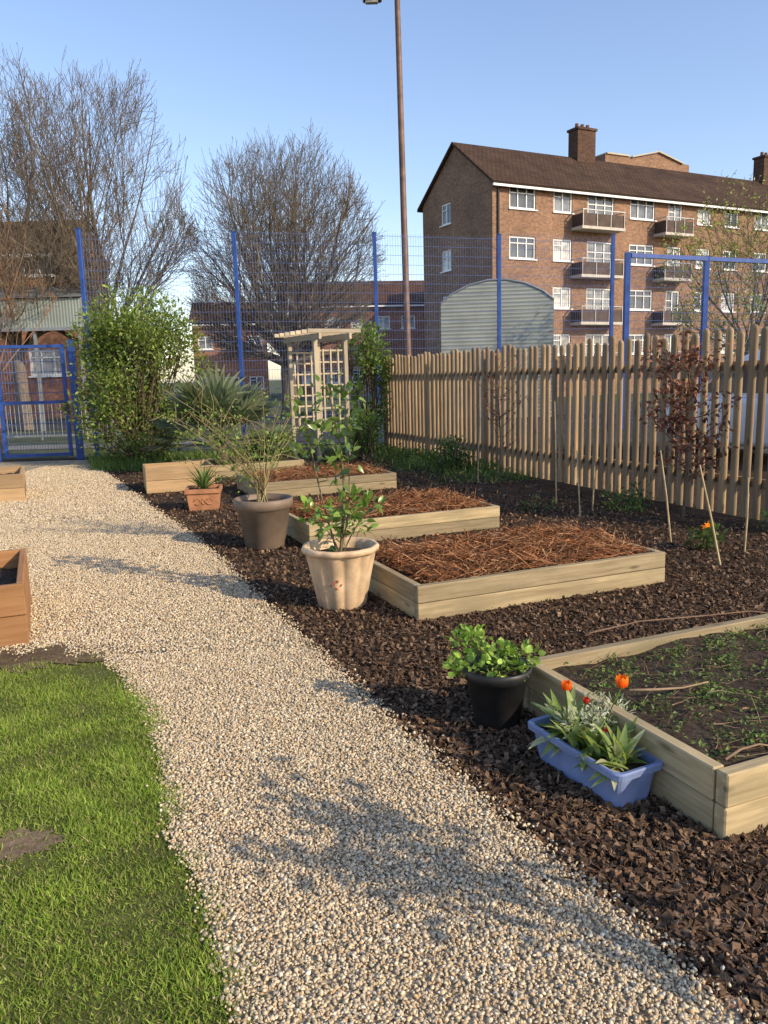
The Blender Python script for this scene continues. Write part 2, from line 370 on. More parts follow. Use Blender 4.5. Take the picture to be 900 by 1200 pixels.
# pebbles
def ico(sub):
    import bmesh
    bm=bmesh.new();bmesh.ops.create_icosphere(bm,subdivisions=sub,radius=1);bm.verts.ensure_lookup_table()
    V=np.array([v.co[:] for v in bm.verts]);Fq=np.array([[v.index for v in f.verts] for f in bm.faces]);bm.free();return V,Fq
PC=[(.58,.46,.29),(.53,.415,.255),(.64,.54,.38),(.46,.36,.235),(.36,.29,.205),(.47,.325,.18),(.66,.58,.44),(.56,.45,.295),(.61,.485,.31),(.54,.425,.265)]
mp=MB()
def pebbles(n,y0,y1,r,sub):
    pv,pf=ico(sub)
    y=U(y0,y1,n*4);b=xR(y);x=U(-6.4,1.3,n*4)
    ye=y-.07*np.sin(x*9)-.06*np.sin(x*23+1)+rng.normal(0,.05,n*4)*(np.abs(y-YL)<.4)
    a=np.maximum(np.where(ye>YL,-8.5,xL(np.minimum(y,YL-.001))),-6.2)
    e=rng.normal(0,.022,n*4);e2=rng.normal(0,.04,n*4);ok=(x>a+e)&(x<b+e2)&(np.abs(x)<y*.6+.9);x=x[ok][:n];y=y[ok][:n];k=len(x)
    for v in range(3):
        pp=pv*np.clip(1+rng.normal(0,.14,(len(pv),1)),.75,1.3)
        q=np.arange(k)%3==v;c=int(q.sum());s=r[0]+(r[1]-r[0])*rng.random(c)**1.6
        sc=np.stack([s*U(.9,1.4,c),s*U(.7,1.05,c),s*U(.45,.7,c)],1)
        Z=nrm(rng.normal(0,.25,(c,3))+[0,0,1]);X=rng.normal(size=(c,3))
        z=.016+U(-.002,.005,c)
        scatter(mp,pp,pf,np.stack([x[q],y[q],z],1),frames(X,Z),sc,pal(PC,c,.13))
pebbles(42000,1.25,2.4,(.0034,.0078),1)
pebbles(56000,2.4,4.2,(.0036,.008),1)
pebbles(100000,4.2,8.5,(.005,.0095),0)
pebbles(36000,8.5,14.5,(.008,.0125),0)
tag(mp.build('gravel',PEB,smooth=True),'loose pale gravel pebbles covering the path','gravel',kind='stuff')
# bark chips
mc=MB();CH=[(.12,.075,.045),(.09,.056,.036),(.17,.105,.063),(.22,.145,.09),(.06,.039,.026),(.13,.076,.047)]
def chips(n,y0,y1,L,onpath=False):
    pv=np.array([(-.5,-.32,0),(.38,-.5,.03),(.5,.28,0),(-.3,.5,.05),(-.46,-.3,.16),(.36,-.45,.2),(.46,.25,.15),(-.28,.45,.22)]);pf=np.array([(0,3,2,1),(4,5,6,7),(0,1,5,4),(1,2,6,5),(2,3,7,6),(3,0,4,7)])
    y=U(y0,y1,n)
    if onpath: x=xR(y)-np.abs(rng.normal(0,.22,n))
    else:
        x=xR(y)+U(-.02,1,n)*(np.minimum(y*.62+.7,4.9)-xR(y))
        x+=np.abs(rng.normal(0,.05,n))*-1*(rng.random(n)<.12)
    fx=3.67-.415*(y-7.75);ok=rng.random(n)<np.clip((fx-x-.15)/1.5,0,1);x=x[ok];y=y[ok];k=len(x)
    s=L[0]+(L[1]-L[0])*rng.random(k)**2.;sc=np.stack([s,s*U(.35,.8,k),s*U(.2,.45,k)],1)
    Z=nrm(rng.normal(0,.2,(k,3))+[0,0,1])
    scatter(mc,pv,pf,np.stack([x,y,U(.0,.014,k)+(.012 if onpath else 0)],1),frames(rng.normal(size=(k,3)),Z),sc,pal(CH,k,.32))
chips(42000,1.25,3.2,(.007,.045));chips(42000,3.2,5.6,(.009,.043));chips(34000,5.6,9.5,(.014,.05));chips(9000,9.5,14.5,(.025,.07));chips(600,1.3,7,(.006,.022),True)
tag(mc.build('bark_mulch',CHIP),'dark brown bark chips spread around the raised beds','bark chips',kind='stuff')
# lawn blades
mg=MB();n=240000;y=U(1.2,YL+.15,n);x=xL(np.minimum(y,YL-.01))+.05+rng.normal(0,.035,n)-U(0,1.5,n)
ok=(np.abs(x)<y*.62+.35)&(y<ytop(x)+rng.normal(0,.08,n));x=x[ok];y=y[ok]
b3=G(110,790)[:2]
d1=np.hypot((x-b1[0])/.13,(y-b1[1])/.10);d2=np.hypot((x-b2[0])/.66,(y-b2[1])/.24);d3=np.hypot((x-b3[0])/.13,(y-b3[1])/.1)
pat=.5+.5*np.sin(x*9+2*np.sin(y*7))*np.sin(y*8+1.5*np.sin(x*6))
cl2=np.clip(np.sin(x*17+y*9)*np.sin(y*21-x*7)+.4*np.sin(x*41)*np.sin(y*47),0,1)
keep=(rng.random(len(x))<np.clip((np.minimum(np.minimum(d1,d2+.6*cl2),d3)-.5)*1.1,.05,1))&(rng.random(len(x))<.45+.55*pat)
x=x[keep];y=y[keep];k=len(x);pat=pat[keep]
h=U(.010,.031,k)*(.6+.6*pat);X=nrm(rng.normal(0,.65,(k,3))+[0,0,.65])
dry=(rng.random(k)<.08)
gc=pal([(.26,.35,.055),(.31,.39,.075),(.20,.29,.045),(.35,.4,.1)],k,.18)*(.82+.38*pat)[:,None];gc[dry]=pal([(.46,.39,.2)],int(dry.sum()),.2)
scatter(mg,BLADE[0],BLADE[1],np.stack([x,y,np.full(k,.009)],1),frames(X,rng.normal(size=(k,3))),np.stack([h,U(.0025,.0042,k),h],1),gc)
tag(mg.build('grass',GRASS),'short green lawn grass left of the path','grass',kind='stuff')

# ---------------------------------------------------------------- raised beds
def bed(label,fl,W,D,h,mat=WBED,rz=RZ,t=.05,layers=2,fill=.05,group='raised timber beds beside the path',name='raised_bed',cat='raised bed',soilm=BEDS):
    r=T(name,label,cat,(fl[0],fl[1],0),rz,group);lh=h/layers
    for k in range(layers):
        z=lh*(k+.5);o=U(-.004,.004)
        for (c,d) in(((W/2,t/2+o,z),(W,t,lh-.003)),((W/2,D-t/2+o,z),(W,t,lh-.003)),((t/2+o,D/2,z),(t,D-2*t-.004,lh-.003)),((W-t/2+o,D/2,z),(t,D-2*t-.004,lh-.003))):
            m=MB();box(m,(0,0,0),d,ch=.005);m.build('board',mat,r,loc=c)
    nx,ny=30,20;X,Yy=np.meshgrid(np.linspace(t,W-t,nx),np.linspace(t,D-t,ny))
    Z=h-fill+rng.normal(0,.007,X.shape)+.02*np.sin(X*5)*np.sin(Yy*4)*np.sin((X-t)/(W-2*t)*math.pi)
    a=(np.arange(ny-1)[:,None]*nx+np.arange(nx-1)[None]).reshape(-1)
    m=MB();m.add(np.stack([X,Yy,Z],-1).reshape(-1,3),np.stack([a,a+1,a+nx+1,a+nx],1));m.build('soil_fill',soilm,r,smooth=True)
    return r
B1=G(848,988)[:2];B2=G(490,729)[:2];B3=G(363,644)[:2];B4=G(465,572)[:2]-E1*1.9;B5=G(357,553)[:2]-E1*1.9
bed('nearest raised timber bed of weedy dark soil at the right edge, beside the blue trough',B1,1.9,1.16,.235)
bed('raised timber bed heaped with rusty dead fronds behind the cream fluted pot',B2,1.94,1.16,.225)
bed('raised timber bed of dead fronds, third from the right foreground, right of the grey pot',B3,1.95,1.2,.22)
bed('raised timber bed of sparse dead fronds, fourth along, behind the twiggy shrub',B4,1.9,1.2,.21,fill=.03)
bed('farthest raised timber bed, in front of the wooden arch',B5,1.9,1.2,.2,fill=.03)
bx=G(172,579)[:2]
bed('tan open wooden box planter with high sides right of the far path end',bx,.92,.75,.34,WTAN,math.radians(19),.035,2,.14,None,'wooden_planter','planter')
q=G(35,757)[:2]-E1*1.1
bed('orange brown wooden planter at the left edge nearest the lawn',q,1.1,1.1,.375,WORG,RZ,.04,2,.12,'wooden planters left of the path','wooden_planter','planter')
q=G(30,588)[:2]-E1*1.1
bed('tan wooden planter at the left edge, farther one near the blue gate',q,1.1,1.1,.37,WTAN,RZ,.04,2,.1,'wooden planters left of the path','wooden_planter','planter')
RC=[(.33,.135,.055),(.41,.19,.085),(.24,.10,.044),(.48,.27,.135),(.17,.08,.042)]
def litter(label,fl,W,D,z0,n,rad=.003,cols=RC,amp=.07,name='dead_fronds',cat='dead fronds',flat=1.):
    m=MB();x=U(.09,W-.09,n);y=U(.09,D-.09,n)
    md=lambda x,y:z0+amp*np.clip(np.sin(np.clip(x/W,0,1)*math.pi),0,1)**.5*np.clip(np.sin(np.clip(y/D,0,1)*math.pi),0,1)**.5*(.65+.45*np.sin(x*9+1)*np.sin(y*8))
    a=rng.normal(.3,.9,n);L=U(.08,.36,n);cu=rng.normal(0,.7,n);K=5;P=np.zeros((n,K,3));px,py=x.copy(),y.copy();dz=U(0,.055,n)*flat;sl=rng.normal(0,.26,n)*flat
    for i in range(K):
        px=np.clip(px,.055,W-.055);py=np.clip(py,.055,D-.055)
        P[:,i]=np.stack([px,py,md(px,py)+dz+sl*L*(i/(K-1)-.5)+U(0,.012,n)],1)
        px=px+np.cos(a)*L/K;py=py+np.sin(a)*L/K;a=a+cu/K
    R=np.linspace(1,.4,K)[None]*U(.5,1.2,n)[:,None]*rad
    tubes(m,P,R,3,pal(cols,n,.35))
    k=n;pos=np.stack([U(.08,W-.08,k),U(.08,D-.08,k),np.zeros(k)],1);pos[:,2]=md(pos[:,0],pos[:,1])+U(-.01,.035,k)*flat
    s=U(.02,.075,k)*(.5+.5*flat);X=rng.normal(size=(k,3))*[1,1,.35]
    scatter(m,DIA[0],DIA[1],pos,frames(X,nrm(rng.normal(0,.6,(k,3))+[0,0,1])),np.stack([s,s*.4,s],1),pal(cols,k,.35))
    return tag(m.build(name,DRY,loc=(fl[0],fl[1],0),rz=RZ),label,cat,kind='stuff')
litter('thick heap of rusty dead fronds in the bed behind the cream pot',B2,1.94,1.16,.18,3400,.0034,amp=.07)
litter('rusty dead fronds in the bed right of the grey pot',B3,1.95,1.2,.18,2600,.0038,amp=.06)
litter('sparse dead fronds in the fourth bed',B4,1.9,1.2,.18,1300,.004,amp=.04)
m=MB();k=4600;cx=U(.1,1.8,170);cy=U(.1,1.06,170);ci=rng.integers(0,170,k)
pos=np.stack([np.clip(cx[ci]+rng.normal(0,.035,k),.07,1.83),np.clip(cy[ci]+rng.normal(0,.035,k),.07,1.09),.187+U(0,.028,k)],1)
s=U(.008,.026,k);scatter(m,DIA[0],DIA[1],pos,frames(rng.normal(size=(k,3))*[1,1,.5]+[0,0,.2],nrm(rng.normal(0,.5,(k,3))+[0,0,1])),s,pal([(.15,.22,.05),(.2,.27,.075),(.10,.16,.04)],k,.25))
tag(m.build('weeds',LEAF,loc=(B1[0],B1[1],0),rz=RZ),'small green weeds in the nearest bed','weeds',kind='stuff')
litter('thin dry stems lying on the soil of the nearest bed',B1,1.9,1.16,.186,260,.002,[(.2,.13,.08),(.14,.09,.055),(.3,.22,.14)],.01,'dry_stems','dry stems',.3)
def stick(label,pts,r,col=(.24,.16,.1)):
    m=MB();tubes(m,np.array(pts),np.linspace(1,.6,len(pts))*r,6,col,True);tag(m.build('fallen_stick',BARK,smooth=True),label,'stick')
stick('pale dead stick lying across the weedy nearest bed',[G(738,809,.215),G(770,808,.235),G(800,806,.225),G(830,799,.235)],.006,(.36,.25,.15))
stick('dark trailing stem arching along the back board of the nearest bed',[G(690,742,.245),G(750,728,.275),G(820,722,.285),G(880,716,.27),G(930,722,.25)],.004,(.2,.13,.085))
stick('curved brown stem on soil at the right edge of the nearest bed',[G(850,890,.215),G(868,878,.24),G(890,872,.24),G(915,876,.22)],.005)

# ---------------------------------------------------------------- pots
PC_=G(400,716);PCx,PCy=PC_[0],PC_[1]+.14
def pot(name,label,loc,prof,mat,wave=0,nw=0,n=32,soil_z=.3,soil_r=.2,group=None,extra=None):
    r=T(name,label,'plant pot',loc,0,group);m=MB();lathe(m,prof,n,wave=wave,nw=nw);m.build('pot_body',mat,r,smooth=True)
    m=MB();lathe(m,[(soil_r,soil_z),(soil_r*.6,soil_z+.012),(.001,soil_z+.015)],n);m.build('soil_fill',BEDS,r,smooth=True)
    return r
cp=pot('plant_pot','cream peach fluted pot with small red painted motif beside the frond filled bed',(PCx,PCy,0),[(.001,.0),(.145,.0),(.155,.012),(.19,.2),(.222,.355),(.238,.372),(.25,.375),(.254,.40),(.246,.414),(.224,.412),(.215,.38),(.2,.34)],CREAM,.05,11,110,.35,.19)
m=MB()
for (a,z,s) in((-1.75,.20,.024),(-1.63,.215,.018),(-1.68,.165,.02),(-1.52,.185,.016),(-1.9,.18,.014)):
    rr_=.155+.19*z+.003;rr_*=1+.05*(abs(math.cos(11*a*.5))*2-1.2)
    c=np.array([rr_*math.cos(a),rr_*math.sin(a),z]);tx=np.array([-math.sin(a),math.cos(a),0]);th=U(0,3)
    ud=np.array([0,0,1.])
    e=[c+tx*s*.6*math.cos(th)*math.cos(t)-tx*s*.25*math.sin(th)*math.sin(t)+ud*(s*.6*math.sin(th)*math.cos(t)+s*.25*math.cos(th)*math.sin(t)) for t in np.arange(8)/8*2*math.pi]
    o=np.array([math.cos(a),math.sin(a),0])*.008
    loft(m,[np.array(e)-o,np.array(e)+o*.3])
m.build('painted_motif',POTP,cp)
PB=G(308,645);PBx,PBy=PB[0],PB[1]+.18
pot('plant_pot','large grey brown plastic pot holding the twiggy shrub',(PBx,PBy,0),[(.001,0),(.17,0),(.18,.01),(.235,.355),(.262,.365),(.268,.44),(.258,.448),(.24,.44),(.232,.40)],PLAS,soil_z=.40,soil_r=.235,n=40)
PD=G(586,858);PDx,PDy=PD[0],PD[1]+.09
pot('plant_pot','small black plastic pot with light green leaves beside the nearest bed',(PDx,PDy,0),[(.001,0),(.09,0),(.095,.006),(.13,.215),(.145,.218),(.15,.262),(.144,.266),(.132,.26),(.128,.23)],BLK,soil_z=.225,soil_r=.13,n=36)
def sqpot():
    p=G(236,599);r=T('plant_pot','square terracotta pot with raised swag pattern left of the grey pot','plant pot',(p[0],p[1]+.2,0),math.radians(8))
    m=MB();sq=lambda h,z:np.array([(-h,-h,z),(h,-h,z),(h,h,z),(-h,h,z)])
    loft(m,[sq(.165,0),sq(.185,.2),sq(.205,.205),sq(.205,.255),sq(.18,.255),sq(.175,.2)],cap=False);m.add(sq(.165,.004),[[0,1,2,3]])
    m.build('pot_body',TERR,r)
    m=MB()
    for sg in(-1,1):
        t=np.linspace(0,math.pi*1.7,12);P=np.stack([sg*(.07+.04*np.cos(t)),np.full(12,-.178),.11+.035*np.sin(t)],1);tubes(m,P,np.full(12,.007),5)
    t=np.linspace(0,math.pi*2,14);tubes(m,np.stack([.02*np.cos(t),np.full(14,-.178),.11+.03*np.sin(t)],1),np.full(14,.006),5)
    m.build('relief_pattern',TERR,r,smooth=True)
    m=MB();m.add(sq(.177,.22),[[0,1,2,3]]);m.build('soil_fill',BEDS,r);return p[0],p[1]+.2
tx,ty=sqpot()
tc=np.array([.745,2.745]);r=T('planter_trough','slate blue plastic trough planter of tulips against the nearest bed','planter',(tc[0],tc[1],0),RZ+math.radians(94))
def rr(hx,hy,z,c=.03,n=4):
    P=[]
    for (sx_,sy_,a0) in((1,1,0),(-1,1,90),(-1,-1,180),(1,-1,270)):
        for i in range(n+1):
            a=math.radians(a0+90*i/n);P.append((sx_*(hx-c)+c*math.cos(a),sy_*(hy-c)+c*math.sin(a),z))
    return np.array(P)
m=MB();loft(m,[rr(.215,.075,0),rr(.22,.08,.004),rr(.238,.095,.125),rr(.256,.11,.128),rr(.258,.112,.15),rr(.253,.107,.155),rr(.238,.094,.152),rr(.232,.09,.115)],cap=False)
m.add(rr(.215,.075,.002),[list(range(20))]);m.build('trough_body',BLUP,r,smooth=False)
m=MB();m.add(rr(.233,.09,.125),[list(range(20))]);m.build('soil_fill',BEDS,r)
ax=np.array([math.cos(RZ+math.radians(94)),math.sin(RZ+math.radians(94))]);ay=np.array([-ax[1],ax[0]])
# ---------------------------------------------------------------- small plants
LF=leafproto(.5,.25,.22);LN=leafproto(.2,.3,.35,5);LR=leafproto(.95,.3,.15)
def strap(m,base,n,L,w,cols,lean=.5,proto=LN,sp=.012):
    d=rng.normal(0,lean,(n,3))+[0,0,1];d[:,2]=np.abs(d[:,2]);pos=np.array(base)+rng.normal(0,sp,(n,3))*[1,1,0]
    s=U(L[0],L[1],n);Z=nrm(np.stack([-d[:,0],-d[:,1],np.full(n,.9)],1)+rng.normal(0,.15,(n,3)))
    scatter(m,proto[0],proto[1],pos,frames(d,Z),np.stack([s,s*w,s*.8],1),pal(cols,n,.2))
def tulip(label,px,py,col,t,base_off,head=.05):
    b=tc+ax*base_off[0]+ay*base_off[1];r=T('tulip',label,'tulip',(b[0],b[1],.13))
    yy=b[1]+t;top=AY(px,py,yy)-np.array([b[0],b[1],.13])
    m=MB();P=np.array([(0,0,0),top*[.3,.3,.4],top*[.75,.75,.8],top]);tubes(m,P,np.full(4,.0035),6,(.12,.2,.05));m.build('stem',LEAF,r,smooth=True)
    m=MB();strap(m,(0,0,0),5,(.12,.2),1.1,[(.24,.31,.09),(.3,.36,.13)],.5);m.build('leaf_cluster',LEAF,r,smooth=True)
    m=MB();pv,pf=leafproto(.75,.5,-.0,4);pv=pv.copy();n=7;an=np.arange(n)/n*2*math.pi
    X=np.stack([.42*np.cos(an),.42*np.sin(an),np.ones(n)],1);Z=np.stack([-np.cos(an),-np.sin(an),np.full(n,.42)],1)
    pv[:,2]+=.9*(pv[:,0]-.5)**2-.2
    scatter(m,pv,pf,np.tile(top-[0,0,.012],(n,1)),frames(X,Z),np.full(n,head),pal([col],n,.12));m.build('flower',PETAL,r,smooth=True)
tulip('orange tulip at the left end of the blue trough',664,808,(.85,.17,.015),.03,(.14,0))
tulip('orange open tulip leaning over the bed from the blue trough',729,804,(.9,.22,.02),.05,(-.06,.04),.056)
tulip('small red tulip low among leaves in the blue trough',710,858,(.6,.03,.03),-.02,(-.05,-.02),.035)
tulip('small deep red bud at the left of the blue trough',687,822,(.5,.04,.02),.0,(.09,-.02),.03)
for i,(off,lab) in enumerate((((.14,.0),'yellow green strappy leaves at the left end of the blue trough'),((.0,.0),'pale edged strappy leaves in the middle of the blue trough'),((-.14,0),'bushy strappy leaves at the right end of the blue trough'))):
    b=tc+ax*off[0]+ay*off[1];m=MB();strap(m,(0,0,0),64,(.07,.17),1.05,[(.36,.4,.12),(.24,.32,.08),(.55,.54,.3),(.18,.26,.06),(.3,.37,.12)],.8,sp=.03)
    r=T('trough_plant',lab,'plant',(b[0],b[1],.12));m.build('leaf_cluster',LEAF,r,smooth=True)
b=tc+ax*.06+ay*-.05;m=MB();foliage(m,[(0,0,.06),(.04,-.02,.05),(-.07,-.03,.06),(.02,.06,.1),(.1,.03,.07)],[.07,.06,.06,.05,.06],560,(.015,.042),[(.56,.58,.48),(.64,.64,.56),(.42,.46,.34)],wsc=.5)
r=T('silver_plant','silvery grey leaved plant at the front of the blue trough','plant',(b[0],b[1],.13));m.build('leaf_cluster',LEAF,r)
r=T('potted_plant','light green rounded leaves growing in the small black pot','plant',(PDx,PDy,.225));m=MB()
cl=[(-.13,-.02,.07),(-.07,.02,.13),(.03,0,.08),(.11,.0,.06),(-.16,0,.04),(.07,-.05,.04),(-.03,-.08,.05),(.13,.03,.08),(-.14,.02,.15),(.02,.06,.07),(-.1,.0,.17)]
foliage(m,cl,[(.06,.06,.04)]*11,320,(.02,.04),[(.24,.36,.07),(.31,.43,.09),(.19,.31,.055)],LR,.6);m.build('leaf_cluster',LEAF,r,smooth=True)
m=MB()
for c in cl:
    c=np.array(c);tubes(m,np.array([(0,0,-.01),c*.5+[0,0,.02],c]),np.array([.005,.004,.003]),5,(.12,.17,.06))
m.build('stem',LEAF,r,smooth=True)
r=T('potted_shrub','leggy green shrub with glossy leaves growing in the cream fluted pot','shrub',(PCx,PCy,.355));m=MB();ml=MB()
def stemcurve(p0,p1,bend,K=6):
    t=np.linspace(0,1,K)[:,None];p0=np.array(p0);p1=np.array(p1);return p0*(1-t)+p1*t+np.sin(t*math.pi)*np.array(bend)
stems=[((0,0,0),(-.05,.02,1.1),(.06,0,0),.012),((0,0,0),(.07,0,.62),(.03,0,0),.008),((-.02,0,0),(-.2,.0,.95),(-.02,0,0),.008),((.02,0,0),(.2,-.05,.28),(0,0,.04),.006),((0,0,0),(-.18,-.05,.25),(0,0,.05),.006),((0,0,0),(.03,-.08,.35),(0,0,0),.006),((-.05,.02,.75),(.1,.03,1.02),(0,0,.02),.004)]
for p0,p1,bd,rad in stems:
    P=stemcurve(p0,p1,bd);tubes(m,P,np.linspace(rad,rad*.4,6),6,(.16,.13,.07))
m.build('stem',BARK,r,smooth=True)
foliage(ml,[(.12,-.03,.2),(.02,-.06,.27),(-.12,-.02,.2),(.2,0,.3),(-.05,.05,.14),(.08,.05,.33),(-.19,0,.28)],[.1,.1,.1,.08,.1,.09,.07],200,(.045,.09),[(.10,.18,.035),(.14,.24,.045),(.19,.29,.06)],LF,.5)
foliage(ml,[(-.04,.02,1.05),(-.2,0,.92),(.05,0,.85),(-.1,0,.75),(.08,0,.62),(-.18,0,.62),(.1,.03,1.0),(0,0,.5)],[.12,.11,.1,.11,.1,.09,.09,.07],210,(.045,.09),[(.08,.14,.033),(.12,.19,.04),(.16,.23,.055)],LF,.5)
ml.build('foliage',LEAFG,r,smooth=True)
r=T('potted_twiggy_shrub','twiggy shrub with long arching stems and few leaves growing in the grey pot','shrub',(PBx,PBy,.4));m=MB();ml=MB();N=34;P=np.zeros((N,7,3));tip=np.stack([U(-.8,.4,N),U(-.45,.45,N),U(.35,.95,N)],1)
t=np.linspace(0,1,7)[None,:,None];P=tip[:,None,:]*np.concatenate([t**1.35,t**1.35,t**.8],2)+np.cumsum(rng.normal(0,.012,(N,7,3)),1);P[:,0]=rng.normal(0,.03,(N,3))*[1,1,0]
tubes(m,P,np.linspace(1,.35,7)[None]*U(.003,.0055,N)[:,None],5,pal([(.26,.2,.1),(.2,.17,.08),(.3,.25,.12)],N,.2))
k=110;ii=rng.integers(0,N,k);jj=rng.integers(3,7,k);b0=P[ii,jj];b1=b0+rng.normal(0,.1,(k,3))+[0,0,.1]
tubes(m,np.stack([b0,(b0+b1)/2+rng.normal(0,.01,(k,3)),b1],1),np.array([[.003,.0025,.0018]]).repeat(k,0),4,pal([(.26,.2,.1)],k,.2))
m.build('stem',BARK,r,smooth=True)
k=900;ii=rng.integers(0,N,k);jj=rng.integers(3,7,k);scatter(ml,DIA[0],DIA[1],P[ii,jj]+rng.normal(0,.045,(k,3)),frames(rng.normal(size=(k,3)),rng.normal(size=(k,3))),U(.018,.048,k),pal([(.2,.3,.06),(.15,.24,.045),(.26,.34,.09)],k,.2));ml.build('foliage',LEAF,r)
r=T('potted_plant','upright green blades growing in the square terracotta pot','plant',(tx,ty,.22));m=MB();strap(m,(0,0,0),60,(.15,.38),.35,[(.11,.19,.045),(.16,.24,.07),(.22,.28,.1)],.4);m.build('leaf_cluster',LEAF,r,smooth=True)

# ---------------------------------------------------------------- wooden fence
FA=np.array([3.67,7.75]);FB=np.array([.02,16.6]);fd=(FB-FA);FL_=np.linalg.norm(fd);fd/=FL_;FA0=FA-fd*1.3;TOT=FL_+1.3;fa=math.atan2(fd[1],fd[0])
r=T('wooden_fence','tall fence of round topped brown timber stakes along the right of the garden','fence',(FA0[0],FA0[1],0),fa)
SM=[]
for v in range(4):
    h=1.86+v*.006;m=MB();lathe(m,[(.043,0),(.043,h-.05),(.04,h-.028),(.027,h-.008),(.001,h)],14,sy=.7);SM.append(m.mesh('stake',WFEN,True))
ns=int(TOT/.15)
for i in range(ns):
    o=inst(SM[i%4],'stake',r,(.07+i*.15+U(-.006,.006),U(-.004,.004),0),U(-.1,.1),(U(.92,1.06),1,U(.978,1.022)));o.rotation_euler[1]=U(-.009,.009)
for z in(.35,1.5):
    m=MB();box(m,(0,0,0),(TOT,.045,.09),ch=.005);m.build('rail',WFEN,r,loc=(TOT/2,-.06,z))
pm=MB();box(pm,(0,0,.9),(.1,.1,1.8),ch=.008);pm=pm.mesh('post',WFEN)
for i in range(6): inst(pm,'post',r,(.3+i*2.05,-.14,0))
# ---------------------------------------------------------------- blue mesh fence
FP=[AY(103,400,16.2),AY(281,400,17.),AY(442,400,17.9),AY(585,400,18.8),AY(716,400,19.8)]
tops=[AY(101,268,16.2)[2],AY(280,272,17.)[2],AY(440,273,17.9)[2],AY(585,275,18.8)[2],AY(716,275,19.8)[2]]
r=T('mesh_fence','tall blue welded mesh fence on square posts behind the arch and wooden fence','fence')
pw=.08
for p,h in zip(FP,tops):
    m=MB();box(m,(0,0,h/2),(pw,pw,h),ch=.006);box(m,(0,0,h+.006),(pw+.02,pw+.02,.012));m.build('post',BLUE,r,loc=(p[0],p[1],0))
def wires(m,p,q,z0,z1,dx=.06,dz=.2,rad=.0022):
    p=np.array(p,float);q=np.array(q,float);L=np.linalg.norm(q-p);n=int(L/dx);t=np.linspace(.02,.98,n)[:,None];b=p+(q-p)*t
    P=np.stack([np.concatenate([b,np.full((n,1),z0)],1),np.concatenate([b,np.full((n,1),z1)],1)],1);tubes(m,P,np.full((n,2),rad),4)
    z=np.arange(z0,z1,dz);k=len(z);off=np.array([-(q-p)[1],(q-p)[0]])/L*.009
    P=np.stack([np.stack([np.full(k,p[0]+off[0]),np.full(k,p[1]+off[1]),z],1),np.stack([np.full(k,q[0]+off[0]),np.full(k,q[1]+off[1]),z],1)],1);tubes(m,P,np.full((k,2),rad*1.7),4)
for a,b,h in zip(FP[:-1],FP[1:],tops[1:]):
    m=MB();wires(m,a[:2],b[:2],.08,h-.05);m.build('mesh_panel',BLUEW,r)
r=T('court_gate_frame','blue steel goal height gate frame with mesh at the right beyond the wooden fence','gate frame')
pA=AY(733,400,20.0);pB=AY(824,400,21.);pC=pB+(pB-pA)*1.15;hA=AY(733,296,20.)[2]
for p in(pA,pB,pC):
    m=MB();box(m,(0,0,hA/2),(.13,.13,hA),ch=.008);m.build('post',BLUE,r,loc=(p[0],p[1],0))
m=MB();beam(m,(pA[0]+.07,pA[1],hA-.07),(pC[0],pC[1],hA-.07),.1,.1);m.build('beam',BLUE,r)
for a,b in((pA,pB),(pB,pC)):
    m=MB();wires(m,a[:2],b[:2],.08,hA-.12);m.build('mesh_panel',BLUEW,r)
g0=AY(-2,540,15.6);g1=AY(95,540,15.9)
r=T('blue_gate','blue steel mesh gate between square posts at the end of the path','gate',(g0[0],g0[1],0),math.atan2(g1[1]-g0[1],g1[0]-g0[0]))
L=math.hypot(*(g1-g0)[:2]);hg=AY(50,402,15.75)[2]
for x in(0,L):
    m=MB();box(m,(0,0,(hg+.05)/2),(.13,.13,hg+.05),ch=.006);m.build('post',BLUE,r,loc=(x,0,0))
lf=MB()
for x in(.16,L-.17): box(lf,(x,0,hg/2+.03),(.07,.06,hg-.1),ch=.004)
for z in(.12,1.15,hg-.06): box(lf,(L/2,0,z),(L-.26,.056,.06))
leaf=lf.build('gate_leaf',BLUE,r);m=MB();wires(m,(.2,0),(L-.2,0),.14,hg-.08,.05,.2,.0038);m.build('mesh_infill',BLUEW,leaf)
m=MB();box(m,(L-.17,-.06,1.05),(.09,.06,.2),ch=.01);m.build('lock_box',DARKM,leaf)
ga=AY(-60,500,21.5);gb=AY(150,500,21.8);r=T('guard_rail','grey pedestrian railing beside the road beyond the blue gate','railing');m=MB()
for z in(.12,1.0): beam(m,(ga[0],ga[1],z),(gb[0],gb[1],z),.05,.05)
m.build('rail',GALV,r)
m=MB();n=44
for i in range(n):
    p=ga+(gb-ga)*i/(n-1);tubes(m,np.array([(p[0],p[1],.0 if i%11==0 else .12),(p[0],p[1],1.)]),np.full(2,.03 if i%11==0 else .01),6)
m.build('baluster_panel',GALV,r)
